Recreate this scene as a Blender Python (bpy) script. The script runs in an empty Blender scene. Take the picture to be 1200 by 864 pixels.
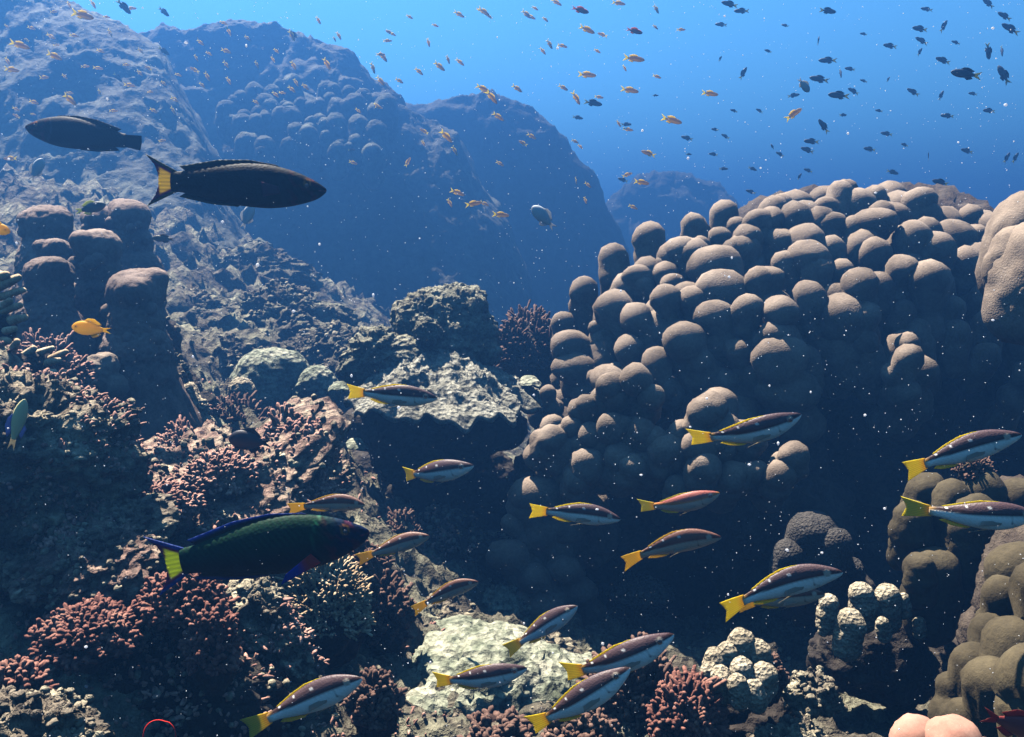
import bpy, bmesh, math, random
import numpy as np
from mathutils import Vector, Matrix

R = math.radians
S = bpy.context.scene
C = S.collection
rng = np.random.default_rng(7)
random.seed(7)

# ---------------------------------------------------------------- camera
FPX, PITCH = 1039.0, R(8.0)
cam = bpy.data.cameras.new('camera')
cam.sensor_width = 36.0
cam.lens = FPX * 36.0 / 1200.0
cam.clip_start, cam.clip_end = 0.02, 600
camo = bpy.data.objects.new('camera', cam)
C.objects.link(camo)
camo.rotation_euler = (R(90) - PITCH, 0, 0)
S.camera = camo

# ---------------------------------------------------------------- sky and sun
SUN_EL, SUN_AZ = R(61), R(-38)          # azimuth measured from +Y towards +X
sd = Vector((math.sin(SUN_AZ) * math.cos(SUN_EL), math.cos(SUN_AZ) * math.cos(SUN_EL), math.sin(SUN_EL)))
w = bpy.data.worlds.new('World')
S.world = w
w.use_nodes = True
nt = w.node_tree
bg = nt.nodes['Background']
sky = nt.nodes.new('ShaderNodeTexSky')
sky.sky_type = 'NISHITA'
sky.sun_disc = False
sky.sun_elevation = SUN_EL
sky.sun_rotation = SUN_AZ
tint = nt.nodes.new('ShaderNodeMix')
tint.data_type = 'RGBA'
tint.blend_type = 'MULTIPLY'
tint.inputs[0].default_value = 1.0
nt.links.new(sky.outputs[0], tint.inputs[6])
tint.inputs[7].default_value = (0.22, 0.54, 0.68, 1)      # water takes the red out of the daylight
nt.links.new(tint.outputs[2], bg.inputs[0])
bg.inputs[1].default_value = 0.07
sun = bpy.data.lights.new('sun', 'SUN')
sun.energy = 5.0
sun.angle = R(0.6)
sun.color = (1.0, 0.90, 0.76)
suno = bpy.data.objects.new('sun', sun)
suno.rotation_euler = sd.to_track_quat('Z', 'Y').to_euler()
C.objects.link(suno)
S.view_settings.view_transform = 'Standard'
S.view_settings.look = 'None'
S.view_settings.gamma = 1
S.view_settings.exposure = 2.6
HAZE_D = 0.105
HAZE_C = (0.038, 0.146, 0.41)
S.cycles.use_denoising = True
S.cycles.max_bounces = 5
S.cycles.diffuse_bounces = 0
S.cycles.volume_bounces = 0

# ---------------------------------------------------------------- helpers
cp, sp = math.cos(PITCH), math.sin(PITCH)
def P(px, py, d):
    """point seen at photo pixel (px, py), d metres along the camera axis"""
    X = (px - 600) / FPX * d
    Z = (432 - py) / FPX * d
    return np.array([X, d * cp + Z * sp, Z * cp - d * sp])

_perm = np.random.default_rng(3).permutation(256)
_perm = np.concatenate([_perm, _perm, _perm])
_grad = np.array([[1,1,0],[-1,1,0],[1,-1,0],[-1,-1,0],[1,0,1],[-1,0,1],[1,0,-1],[-1,0,-1],
                  [0,1,1],[0,-1,1],[0,1,-1],[0,-1,-1],[1,1,0],[-1,1,0],[0,-1,1],[0,-1,-1]], float)
def noise3(p):
    p = np.asarray(p, float)
    i = np.floor(p).astype(int)
    f = p - i
    i &= 255
    u = f * f * f * (f * (f * 6 - 15) + 10)
    out = 0
    for dx in (0, 1):
        wx = u[:, 0] if dx else 1 - u[:, 0]
        for dy in (0, 1):
            wy = u[:, 1] if dy else 1 - u[:, 1]
            for dz in (0, 1):
                wz = u[:, 2] if dz else 1 - u[:, 2]
                h = _perm[_perm[_perm[i[:, 0] + dx] + i[:, 1] + dy] + i[:, 2] + dz] & 15
                g = _grad[h]
                out = out + wx * wy * wz * ((f - (dx, dy, dz)) * g).sum(1)
    return out
def fbm(p, o=4, gain=0.5, ridged=False):
    p = np.asarray(p, float)
    a, s, t = 1.0, 0, 0
    for k in range(o):
        n = noise3(p * 2.03 ** k + 17.3 * k)
        if ridged: n = 1 - 2 * np.abs(n) * 1.6
        s = s + a * n
        t += a
        a *= gain
    return s / t

def mesh(name, V, F, mat, parent=None, col=None, smooth=True):
    V = np.asarray(V, np.float32)
    F = np.asarray(F, np.int32)
    me = bpy.data.meshes.new(name)
    me.vertices.add(len(V))
    me.vertices.foreach_set('co', V.ravel())
    k = F.shape[1]
    me.loops.add(F.size)
    me.loops.foreach_set('vertex_index', F.ravel())
    me.polygons.add(len(F))
    me.polygons.foreach_set('loop_start', np.arange(0, F.size, k, dtype=np.int32))
    me.update(calc_edges=True)
    me.validate()
    if smooth: me.polygons.foreach_set('use_smooth', [True] * len(me.polygons))
    if col is not None:
        col = np.clip(col * 0.8, 0, 0.95)
        a = me.color_attributes.new('Col', 'FLOAT_COLOR', 'POINT')
        a.data.foreach_set('color', np.c_[col, np.ones(len(col))].astype(np.float32).ravel())
    me.materials.append(mat)
    o = bpy.data.objects.new(name, me)
    C.objects.link(o)
    if parent: o.parent = parent
    return o
def tag(o, label, cat, group=None, kind=None):
    o['label'] = label
    o['category'] = cat
    if group: o['group'] = group
    if kind: o['kind'] = kind
    return o
def thing(name, label, cat, loc, group=None):
    o = bpy.data.objects.new(name, None)
    o.empty_display_size = 0.05
    C.objects.link(o)
    o.location = [float(c) for c in loc]
    return tag(o, label, cat, group)
def join(parts):
    Vs, Fs, n = [], [], 0
    for V, F in parts:
        Vs.append(V); Fs.append(F + n); n += len(V)
    return np.concatenate(Vs), np.concatenate(Fs)
_ico = {}
def ico(s):
    if s not in _ico:
        bm = bmesh.new()
        bmesh.ops.create_icosphere(bm, subdivisions=s, radius=1)
        V = np.array([v.co[:] for v in bm.verts])
        F = np.array([[v.index for v in f.verts] for f in bm.faces])
        bm.free()
        _ico[s] = (V, F)
    return _ico[s]
def blob(spheres, sub=4, amp=0.0, freq=5.0, octv=4, k=18.0, ridged=False, seed=0.0, squash=(1, 1, 1), fine=0.0, ffreq=40.0):
    """star-shaped soft union of balls given as (x, y, z, r) round the origin, with a noisy skin"""
    n, F = ico(sub)
    size = max(s[3] for s in spheres)
    acc = np.zeros(len(n))
    for x, y, z, r in spheres:
        c = np.array([x, y, z])
        L = np.linalg.norm(c)
        if L > r * 0.97: c = c * (r * 0.97 / L)
        b = n @ c
        t = b + np.sqrt(np.maximum(b * b + r * r - c @ c, 0))
        acc += np.exp(k * t / size)
    t = np.log(acc) * size / k
    V = n * t[:, None]
    if amp:
        q = V * freq / size + seed
        V = V + n * (amp * size * fbm(q, octv, 0.55, ridged))[:, None]
        V = V + amp * size * 0.35 * np.c_[noise3(q * 1.7 + 5), noise3(q * 1.7 + 50), noise3(q * 1.7 + 90)]
    if fine:
        V = V + n * (fine * fbm(V * ffreq + seed, 3, 0.6, True))[:, None]
    return V * np.array(squash), F.copy()
def frame(axis, hint=(0, 1, 0)):
    z = np.array(axis, float); z /= np.linalg.norm(z)
    x = np.cross(hint, z)
    if np.linalg.norm(x) < 1e-3: x = np.cross((1, 0, 0), z)
    x /= np.linalg.norm(x)
    return np.stack([x, np.cross(z, x), z], 1)
def tube(pts, rad, n=6, cap=True):
    pts = np.asarray(pts, float)
    m = len(pts)
    a = np.arange(n) * 2 * math.pi / n
    V = []
    for i in range(m):
        d = pts[min(i + 1, m - 1)] - pts[max(i - 1, 0)]
        M = frame(d)
        V.append(pts[i] + (np.cos(a)[:, None] * M[:, 0] + np.sin(a)[:, None] * M[:, 1]) * rad[i])
    tip = pts[-1] + (pts[-1] - pts[-2]) / (np.linalg.norm(pts[-1] - pts[-2]) + 1e-9) * rad[-1] * 0.8
    V = np.concatenate(V + [tip[None]])
    F = []
    for i in range(m - 1):
        for j in range(n):
            a0, a1 = i * n + j, i * n + (j + 1) % n
            F.append((a0, a1, a1 + n)); F.append((a0, a1 + n, a0 + n))
    for j in range(n):
        F.append(((m - 1) * n + j, (m - 1) * n + (j + 1) % n, m * n))
    return V, np.array(F)

# ---------------------------------------------------------------- materials
def nodes(name):
    m = bpy.data.materials.new(name)
    m.use_nodes = True
    t = m.node_tree
    b = t.nodes['Principled BSDF']
    b.inputs['Roughness'].default_value = 0.85
    b.inputs['Specular IOR Level'].default_value = 0.15
    return m, t, b
def N(t, kind, **kw):
    n = t.nodes.new(kind)
    for k, v in kw.items():
        if k in n.inputs: n.inputs[k].default_value = v
        else: setattr(n, k, v)
    return n
def skin(name, cols, scale=6.0, grain=60.0, bump=0.6, dist=0.01, pits=0.0, rough=0.85, ramp=(0.3, 0.5, 0.7), speck=0.25, k=0.46):
    """mottled living or dead coral surface: broad patches, fine grain, pits"""
    cols = [tuple(v * k for v in c) for c in cols]
    m, t, b = nodes(name)
    L = t.links
    tc = N(t, 'ShaderNodeNewGeometry')
    n1 = N(t, 'ShaderNodeTexNoise', Scale=scale, Detail=6.0, Roughness=0.65)
    L.new(tc.outputs['Position'], n1.inputs['Vector'])
    cr = N(t, 'ShaderNodeValToRGB')
    e = cr.color_ramp.elements
    while len(e) < len(cols): e.new(0.5)
    for i, c in enumerate(cols):
        e[i].position = ramp[0] + (ramp[-1] - ramp[0]) * i / max(1, len(cols) - 1)
        e[i].color = (*c, 1)
    L.new(n1.outputs['Fac'], cr.inputs['Fac'])
    n2 = N(t, 'ShaderNodeTexNoise', Scale=grain, Detail=4.0, Roughness=0.7)
    L.new(tc.outputs['Position'], n2.inputs['Vector'])
    mr = N(t, 'ShaderNodeMapRange')
    mr.inputs['From Min'].default_value = 0.3; mr.inputs['From Max'].default_value = 0.7
    mr.inputs['To Min'].default_value = 1 - speck * 1.6; mr.inputs['To Max'].default_value = 1 + speck
    L.new(n2.outputs['Fac'], mr.inputs['Value'])
    mx = N(t, 'ShaderNodeVectorMath', operation='SCALE')
    L.new(cr.outputs['Color'], mx.inputs[0]); L.new(mr.outputs[0], mx.inputs['Scale'])
    L.new(mx.outputs[0], b.inputs['Base Color'])
    b.inputs['Roughness'].default_value = rough
    h = n2.outputs['Fac']
    if pits:
        v = N(t, 'ShaderNodeTexVoronoi', Scale=pits)
        L.new(tc.outputs['Position'], v.inputs['Vector'])
        ad = N(t, 'ShaderNodeMath', operation='ADD')
        L.new(n2.outputs['Fac'], ad.inputs[0]); L.new(v.outputs['Distance'], ad.inputs[1])
        h = ad.outputs[0]
    bp = N(t, 'ShaderNodeBump', Strength=bump, Distance=dist)
    L.new(h, bp.inputs['Height'])
    L.new(bp.outputs[0], b.inputs['Normal'])
    return m
def fishmat(name, rough=0.35, spec=0.5, transl=0.0, bump=0.12):
    m, t, b = nodes(name)
    a = N(t, 'ShaderNodeVertexColor', layer_name='Col')
    tc = N(t, 'ShaderNodeTexCoord')
    v = N(t, 'ShaderNodeTexVoronoi', Scale=70.0)
    t.links.new(tc.outputs['Object'], v.inputs['Vector'])
    bp = N(t, 'ShaderNodeBump', Strength=bump, Distance=0.003)
    t.links.new(v.outputs['Distance'], bp.inputs['Height'])
    t.links.new(bp.outputs[0], b.inputs['Normal'])
    t.links.new(a.outputs['Color'], b.inputs['Base Color'])
    b.inputs['Roughness'].default_value = rough
    b.inputs['Specular IOR Level'].default_value = spec
    if transl:
        tr = N(t, 'ShaderNodeBsdfTranslucent')
        t.links.new(a.outputs['Color'], tr.inputs['Color'])
        mx = N(t, 'ShaderNodeMixShader'); mx.inputs[0].default_value = transl
        t.links.new(b.outputs[0], mx.inputs[1]); t.links.new(tr.outputs[0], mx.inputs[2])
        t.links.new(mx.outputs[0], t.nodes['Material Output'].inputs['Surface'])
    return m

M_lobe = skin('lobe_coral_skin', [(0.15, 0.115, 0.085), (0.31, 0.24, 0.185), (0.45, 0.36, 0.285)], 9, 160, 0.35, 0.002, pits=260, speck=0.13, ramp=(0.3, 0.72), k=0.62)
M_lobe_body = skin('lobe_coral_gap_shade', [(0.07, 0.05, 0.04), (0.12, 0.09, 0.07), (0.19, 0.15, 0.11)], 9, 60, 0.9, 0.01)  # darker than the lobes: shade of the gaps put into the colour
M_olive = skin('folded_coral_skin', [(0.09, 0.07, 0.035), (0.17, 0.135, 0.075), (0.26, 0.21, 0.12)], 9, 110, 0.5, 0.004, speck=0.15, ramp=(0.3, 0.7), k=0.34)
M_pillar = skin('pillar_coral_skin', [(0.10, 0.075, 0.065), (0.26, 0.19, 0.16), (0.42, 0.32, 0.27)], 7, 120, 0.6, 0.005, speck=0.18, ramp=(0.3, 0.7), k=0.62)
M_knob_shade = skin('shaded_knob_skin', [(0.06, 0.055, 0.05), (0.11, 0.10, 0.09), (0.17, 0.15, 0.13)], 12, 150, 1.0, 0.004, pits=180, ramp=(0.3, 0.7))  # knob coral with the shade painted in as a darker skin
M_peach = skin('peach_coral_skin', [(0.56, 0.26, 0.19), (0.70, 0.36, 0.27), (0.8, 0.47, 0.36)], 18, 190, 0.25, 0.001, ramp=(0.3, 0.7), speck=0.1)
M_rock = skin('reef_rock', [(0.06, 0.05, 0.04), (0.17, 0.14, 0.105), (0.36, 0.32, 0.23), (0.50, 0.46, 0.34)], 14, 75, 1.0, 0.014, pits=55, ramp=(0.3, 0.72), speck=0.4, k=0.95)
M_rock_pink = skin('pinkish_reef_rock', [(0.07, 0.05, 0.04), (0.20, 0.125, 0.10), (0.33, 0.25, 0.19), (0.52, 0.45, 0.33)], 22, 80, 1.0, 0.014, pits=60, ramp=(0.3, 0.72), speck=0.4, k=0.95)
M_pale = skin('pale_green_rock', [(0.13, 0.15, 0.10), (0.38, 0.42, 0.31), (0.60, 0.62, 0.47), (0.86, 0.84, 0.66)], 17, 75, 0.9, 0.01, pits=70, ramp=(0.34, 0.66), speck=0.4, k=0.46)
M_grey = skin('grey_plate_rock', [(0.13, 0.12, 0.085), (0.28, 0.27, 0.20), (0.46, 0.44, 0.33)], 16, 80, 1.0, 0.014, pits=65, ramp=(0.32, 0.7), speck=0.35, k=0.70)
M_plate = skin('plate_skin', [(0.22, 0.22, 0.18), (0.42, 0.41, 0.34), (0.60, 0.59, 0.50)], 18, 90, 1.0, 0.012, pits=75, ramp=(0.3, 0.7), speck=0.4, k=0.62)
M_far = skin('distant_reef', [(0.06, 0.06, 0.05), (0.13, 0.14, 0.10), (0.34, 0.36, 0.26)], 2.5, 14, 0.6, 0.05, pits=9, ramp=(0.32, 0.72), speck=0.45)  # darker and flatter in tone: distance haze put into the colour
M_mid = skin('hazy_reef', [(0.05, 0.05, 0.045), (0.10, 0.10, 0.08), (0.20, 0.21, 0.16)], 2.2, 12, 0.5, 0.05, pits=8, ramp=(0.3, 0.75), speck=0.35)  # narrow dark tones stand in for haze over the back slope
M_mid2 = skin('hazy_slope', [(0.06, 0.06, 0.05), (0.13, 0.14, 0.11), (0.27, 0.29, 0.22)], 2.5, 12, 0.5, 0.05, pits=8, ramp=(0.3, 0.75), speck=0.35)  # same haze toning in the colour, a little lighter for the nearer slope
M_ridge_shade = skin('shaded_ridge_reef', [(0.03, 0.03, 0.03), (0.055, 0.055, 0.05), (0.09, 0.09, 0.08)], 2, 12, 0.5, 0.05, ramp=(0.3, 0.75), speck=0.3)  # shadow of the steep ridge faces painted in as a dark colour
M_ground = skin('reef_ground', [(0.05, 0.045, 0.035), (0.14, 0.12, 0.09), (0.28, 0.27, 0.19), (0.46, 0.46, 0.33)], 6, 50, 1.0, 0.02, pits=30, ramp=(0.3, 0.72), speck=0.45, k=0.60)
M_pink = skin('pink_branches', [(0.24, 0.12, 0.10), (0.46, 0.25, 0.20), (0.68, 0.44, 0.36)], 25, 200, 0.5, 0.003, ramp=(0.3, 0.7), k=0.85)
M_brown = skin('brown_branches', [(0.09, 0.05, 0.04), (0.19, 0.11, 0.085), (0.33, 0.21, 0.16)], 25, 200, 0.5, 0.003, ramp=(0.3, 0.7), k=0.75)
M_red = skin('red_branches', [(0.12, 0.045, 0.035), (0.26, 0.11, 0.085), (0.42, 0.23, 0.17)], 25, 200, 0.5, 0.003, ramp=(0.3, 0.7), k=0.80)
M_cream = skin('cream_branches', [(0.30, 0.20, 0.11), (0.52, 0.38, 0.24), (0.76, 0.64, 0.46)], 22, 200, 0.5, 0.003, ramp=(0.3, 0.7), k=1.00)
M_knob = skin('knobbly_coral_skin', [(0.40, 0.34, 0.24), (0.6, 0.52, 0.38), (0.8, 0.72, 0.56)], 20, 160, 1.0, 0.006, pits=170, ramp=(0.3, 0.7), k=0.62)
M_dark = skin('dark_reef_base', [(0.03, 0.025, 0.02), (0.07, 0.055, 0.045), (0.14, 0.12, 0.09)], 12, 60, 1.0, 0.012, pits=40, ramp=(0.3, 0.7))  # near-black skin; on shaded rocks the shade is in this colour
M_scale = fishmat('fish_scales', 0.5, 0.25)
M_fin = fishmat('fish_fins', 0.5, 0.3, 0.55)
M_wrasse = fishmat('dark_fish_scales', 0.6, 0.06)
m, t, b = nodes('fish_eye'); b.inputs['Base Color'].default_value = (0.01, 0.01, 0.012, 1); b.inputs['Roughness'].default_value = 0.12; b.inputs['Specular IOR Level'].default_value = 0.6
M_eye = m
m, t, b = nodes('plankton'); b.inputs['Base Color'].default_value = (0.8, 0.82, 0.85, 1)
tr = N(t, 'ShaderNodeBsdfTranslucent'); tr.inputs[0].default_value = (0.85, 0.88, 0.95, 1)
mx = N(t, 'ShaderNodeMixShader'); mx.inputs[0].default_value = 0.6
t.links.new(b.outputs[0], mx.inputs[1]); t.links.new(tr.outputs[0], mx.inputs[2]); t.links.new(mx.outputs[0], t.nodes['Material Output'].inputs['Surface'])
M_snow = m

# ---------------------------------------------------------------- the ground
ctrl = [
 (0,864,1.06),(120,864,1.10),(240,864,1.16),(380,864,1.24),(470,864,1.36),(600,864,1.42),(740,864,1.32),(860,864,1.5),(1000,864,1.55),(1200,864,1.6),
 (0,760,1.16),(150,770,1.20),(300,770,1.30),(400,790,1.5),(530,790,1.72),(640,790,1.8),(780,800,1.6),(950,780,2.0),(1150,780,2.0),
 (0,665,1.30),(150,672,1.36),(300,672,1.48),(440,700,1.70),(540,735,1.85),(640,740,2.1),(780,720,2.7),(1000,700,2.8),
 (30,585,1.50),(150,548,1.86),(260,535,2.0),(340,525,2.1),(400,600,2.0),(480,640,2.2),(570,660,2.6),(640,640,3.2),
 (200,520,2.0),(380,520,2.4),(430,600,2.9),(520,620,3.3),(500,520,4.4),(575,500,4.9),(620,560,3.9),
 (240,470,2.6),(330,475,2.8),(420,440,3.6),(250,420,3.1),(350,400,3.6),(240,370,3.7),(330,360,4.3),(420,390,4.8),
 (200,300,4.4),(300,320,5.0),(100,250,4.4),(0,250,4.2),(200,260,5.0),(500,400,6.0),(600,430,7.0),(380,340,6.2)]
cw = np.array([P(*c) for c in ctrl])
extra = np.array([[-3.5, 1.0, -0.5], [-4, 3, 0.1], [-6, 6, 0.8], [-3.5, 6.5, 0.5], [-1.0, 8, -1.2], [1.5, 8, -3.0], [4, 4, -2.2], [3.5, 1.5, -1.5],
                  [0, -1, -0.9], [-2, -1, -0.7], [2, -1, -1.2], [-12, 12, 0], [0, 14, -3.6], [8, 12, -4.2], [12, 4, -4.0], [6, -2, -2.5], [-8, -2, -0.5], [20, 20, -4.6], [-20, 20, -2], [0, 22, -4.4]])
cw = np.vstack([cw, extra])
def _phi(r): return np.sqrt(r * r + 0.01)
Amat = _phi(np.linalg.norm(cw[:, None, :2] - cw[None, :, :2], axis=2)) + np.eye(len(cw)) * -0.03
zm = cw[:, 2].mean()
wts = np.linalg.solve(Amat, cw[:, 2] - zm)
def base_h(xy):
    out = np.zeros(len(xy))
    for s in range(0, len(xy), 20000):
        q = xy[s:s + 20000]
        out[s:s + 20000] = _phi(np.linalg.norm(q[:, None] - cw[None, :, :2], axis=2)) @ wts
    r = np.linalg.norm(xy, axis=1)
    k = np.clip((r - 18) / 14, 0, 1)
    return (out + zm) * (1 - k) + (-4.8) * k
def ground_pts(xy):
    z = base_h(xy)
    r = np.linalg.norm(xy, axis=1)
    a = np.clip(0.035 + 0.03 * (r - 1.2), 0.035, 0.30)
    p = np.c_[xy, z]
    f = 1.0 / np.clip(0.25 + 0.12 * (r - 1), 0.25, 1.2)
    lvl = fbm(p * 3.2, 5, 0.55, True)
    mid = fbm(p * 11 + 31, 4, 0.55, True)
    finer = fbm(p * 38 + 9, 3, 0.6)
    z = z + a * (lvl - 0.35) * 1.1 + np.minimum(a, 0.07) * 0.55 * (mid - 0.3) + 0.010 * finer
    sh = np.minimum(a, 0.12) * 0.9
    dx = noise3(p * 7 + 40) * sh + noise3(p * 23 + 70) * 0.012
    dy = noise3(p * 7 + 80) * sh + noise3(p * 23 + 10) * 0.012
    return np.c_[xy[:, 0] + dx, xy[:, 1] + dy, z]
NA, ND = 620, 560
ang = np.radians(np.linspace(-78, 78, NA))
rad = np.concatenate([np.geomspace(0.45, 9, ND - 60), np.geomspace(9.15, 140, 60)])
A2, D2 = np.meshgrid(ang, rad)
xy = np.c_[(np.sin(A2) * D2).ravel(), (np.cos(A2) * D2).ravel()]
GV = ground_pts(xy)
idx = np.arange(NA * ND).reshape(ND, NA)
GF = np.stack([idx[:-1, :-1].ravel(), idx[:-1, 1:].ravel(), idx[1:, 1:].ravel(), idx[1:, :-1].ravel()], 1)
g = mesh('seabed', GV, GF, M_ground)
g['kind'] = 'structure'
# camera ray meeting the ground
GVr = GV.reshape(ND, NA, 3)
def gz(x, y):
    return float(ground_pts(np.array([[x, y]]))[0, 2])
def on_ground(px, py, d0=0.8, d1=7.0):
    ds = np.geomspace(d0, d1, 300)
    pts = np.array([P(px, py, d) for d in ds])
    h = base_h(pts[:, :2])
    k = np.argmax(pts[:, 2] < h)
    if pts[k, 2] >= h[k]: k = len(ds) - 1
    return pts[k], ds[k]

# ---------------------------------------------------------------- far reef ridges
def ridge(sil, d_r, d_f, zf, name, amp=0.22, nu=260, nv=150, seed=0.0, mat=None):
    px = np.linspace(sil[0][0], sil[-1][0], nu)
    py = np.interp(px, [s[0] for s in sil], [s[1] for s in sil])
    V = []
    for j in range(nv):
        v = j / (nv - 1)
        if v < 0.68:
            s = v / 0.68
            d = d_f + (d_r - d_f) * s
            hh = 0.25 * s + 0.75 * s * s * (3 - 2 * s)
            for a, b_ in zip(px, py):
                top = P(a, b_, d_r)
                x = (a - 600) / FPX * d
                V.append((x, d, zf + (top[2] - zf) * hh))
        else:
            s = (v - 0.68) / 0.32
            d = d_r + 4.5 * s
            for a, b_ in zip(px, py):
                top = P(a, b_, d_r)
                V.append(((a - 600) / FPX * d, d, top[2] + (-4.5 - top[2]) * s * s))
    V = np.array(V)
    q = V * 0.9 + seed
    V[:, 2] += amp * (fbm(q, 5, 0.6, True) - 0.45)
    V[:, 2] += amp * 0.45 * (fbm(V * 4.5 + seed, 4, 0.6, True) - 0.4)
    V[:, 0] += amp * 1.3 * fbm(q * 2.2 + 30, 3)
    V[:, 1] += amp * 1.5 * fbm(q * 2.2 + 60, 3)
    i = np.arange(nu * nv).reshape(nv, nu)
    F = np.stack([i[:-1, :-1].ravel(), i[:-1, 1:].ravel(), i[1:, 1:].ravel(), i[1:, :-1].ravel()], 1)
    o = mesh(name, V, F, mat or M_far)
    o['kind'] = 'structure'
    return o
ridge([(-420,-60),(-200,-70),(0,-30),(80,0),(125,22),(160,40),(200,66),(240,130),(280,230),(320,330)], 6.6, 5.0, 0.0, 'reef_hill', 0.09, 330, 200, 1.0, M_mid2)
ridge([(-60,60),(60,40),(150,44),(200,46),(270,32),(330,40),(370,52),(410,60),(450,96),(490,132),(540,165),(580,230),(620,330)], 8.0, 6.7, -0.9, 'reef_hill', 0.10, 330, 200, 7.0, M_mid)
ridge([(330,160),(440,130),(500,128),(540,120),(580,114),(620,128),(660,165),(690,205),(720,262),(760,350)], 9.5, 8.2, -2.6, 'reef_hill', 0.09, 260, 150, 13.0, M_ridge_shade)
ridge([(600,420),(660,290),(720,222),(760,200),(800,195),(840,213),(870,247),(910,320),(960,420)], 14, 12.4, -3.8, 'reef_hill', 0.15, 220, 130, 21.0, M_ridge_shade)

# ---------------------------------------------------------------- lobed corals
def lobe_mesh(w, h, axis, seed, sub=4, flute=0.0):
    """one thumb-shaped coral lobe: w half-width, h length, top ball at the origin, shaft going down the axis"""
    r = np.random.default_rng(int(seed * 1000) % 100000)
    sph = []
    ax = np.array(axis) / np.linalg.norm(axis)
    n = 3
    for i in range(n):
        c = -ax * h * (i / (n - 1) - 0.35)
        sph.append((*c, w * (1.0 + 0.12 * (i > 0))))
    Mx = frame(ax)
    for i in range(r.integers(2, 6)):
        a = r.uniform(0, 6.28)
        off = (Mx[:, 0] * math.cos(a) + Mx[:, 1] * math.sin(a)) * w * r.uniform(0.35, 0.65)
        c = off * r.uniform(.7, 1.15) + ax * h * r.uniform(-0.35, 0.30)
        sph.append((*c, w * r.uniform(0.5, 0.8)))
    sph = [(x, y, z, max(q, math.sqrt(x * x + y * y + z * z) * 1.04)) if False else (x, y, z, q) for x, y, z, q in sph]
    V, F = union([(x, y, z, q * .96) for x, y, z, q in sph], sub, 13)
    V = V + (V / (np.linalg.norm(V, axis=1)[:, None] + 1e-9)) * (0.24 * w * fbm(V * (0.8 / w) + seed, 3))[:, None]
    V = V + (V / (np.linalg.norm(V, axis=1)[:, None] + 1e-9)) * (0.05 * w * fbm(V * (2.6 / w) + seed, 2, 0.5, True))[:, None]
    return V, F
def union(sph, sub, k):
    """soft union of balls, shrink-wrapped from outside so long shapes keep their length"""
    n, F = ico(sub)
    S_ = np.array(sph)
    c0 = S_[:, :3].mean(0)
    far = (np.linalg.norm(S_[:, :3] - c0, axis=1) + S_[:, 3]).max() * 1.15
    size = S_[:, 3].mean()
    lo = np.zeros(len(n)); hi = np.full(len(n), far)
    def fld(p):
        d = np.linalg.norm(p[:, None] - S_[None, :, :3], axis=2) - S_[None, :, 3]
        q = -k * d / size * 0.7
        mq = q.max(1)
        return -(mq + np.log(np.exp(q - mq[:, None]).sum(1))) * size / (k * 0.7)
    # sphere-trace inwards from the hull towards the centre
    t = hi.copy()
    for _ in range(44):
        t = np.maximum(t - fld(c0 + n * t[:, None]) * 0.95, 0.02 * size)
    return c0 + n * t[:, None], F.copy()

lobes = """865 254 25;846 266 25;880 262 32;895 245 35;807 277 36;825 276 20;818 290 28;842 287 48;783 298 22;760 309 30;786 305 32;762 320 24;798 320 24;
790 332 34;735 338 46;755 354 36;778 362 44;816 334 32;852 315 50;893 312 34;882 343 34;818 375 44;677 386 36;702 375 16;872 396 28;895 388 20;877 274 34;
935 222 36;918 227 24;993 210 24;1040 212 36;972 218 34;1003 221 46;1025 217 28;1056 223 48;1044 236 38;1080 236 30;1098 242 46;1138 246 50;1110 257 42;
1137 263 26;1158 277 22;940 235 36;906 242 28;968 231 28;972 248 34;945 262 44;1022 244 34;1005 252 36;1010 268 44;1050 257 32;1068 258 42;1092 271 38;
1134 283 52;914 267 32;948 280 40;906 312 26;950 328 34;985 342 44;1012 352 32;1052 298 36;1087 303 46;1000 313 36;1175 336 32;915 373 38;922 392 44;
1060 400 34;1060 388 24;1065 412 38;665 407 18;692 412 34;703 432 18;722 425 36;747 442 14;648 450 18;848 452 40;662 484 30;640 508 20;650 555 32;628 575 28;
682 530 34;612 598 20;612 628 30;640 655 28;622 690 26;655 690 28;672 648 24;1195 420 32;1155 300 30;1172 300 34;850 350 36;915 345 34;745 390 34;780 405 34;715 385 26"""
lobes = [tuple(float(v) for v in s.split()) for s in lobes.replace('\n', '').split(';')]
def depth_a(px, py):
    u, v = (px - 985) / 375.0, (py - 470) / 262.0
    q = u * u + (v * v if v < 0 else v * v * 0.35)
    return 2.85 - 0.66 * math.sqrt(max(0.0, 1 - min(q, 1)))
ca = P(985, 500, 2.95)
colony = thing('lobe_coral', 'huge brown coral mound covered in rounded thumb-like lobes, on the right', 'coral', P(960, 800, 2.9))
co = np.array(colony.location)
def place(V, at): return V + (np.asarray(at) - co)
def mound(name, at, balls, sub):
    parts = []
    for i, (x, y, d, r) in enumerate(balls):
        n, F = ico(sub)
        w_ = n * r + P(x, y, d)
        V = n * (r + 0.07 * fbm(w_ * 6, 4, 0.55, True) + 0.025 * fbm(w_ * 30, 3))[:, None] + P(x, y, d)
        parts.append((V - co, F))
    V, F = join(parts)
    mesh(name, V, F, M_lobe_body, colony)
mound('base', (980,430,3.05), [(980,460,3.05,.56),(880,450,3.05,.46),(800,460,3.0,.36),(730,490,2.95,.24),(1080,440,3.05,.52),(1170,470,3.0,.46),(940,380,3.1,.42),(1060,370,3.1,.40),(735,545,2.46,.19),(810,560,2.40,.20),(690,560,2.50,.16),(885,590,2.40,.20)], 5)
mound('foot', (960,700,3.1), [(960,700,3.15,.52),(840,660,3.1,.40),(1100,700,3.05,.52),(740,640,3.0,.26),(655,650,2.75,.2),(1000,580,3.1,.5),(1180,640,3.0,.45)], 5)
rr = np.random.default_rng(11)
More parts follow.
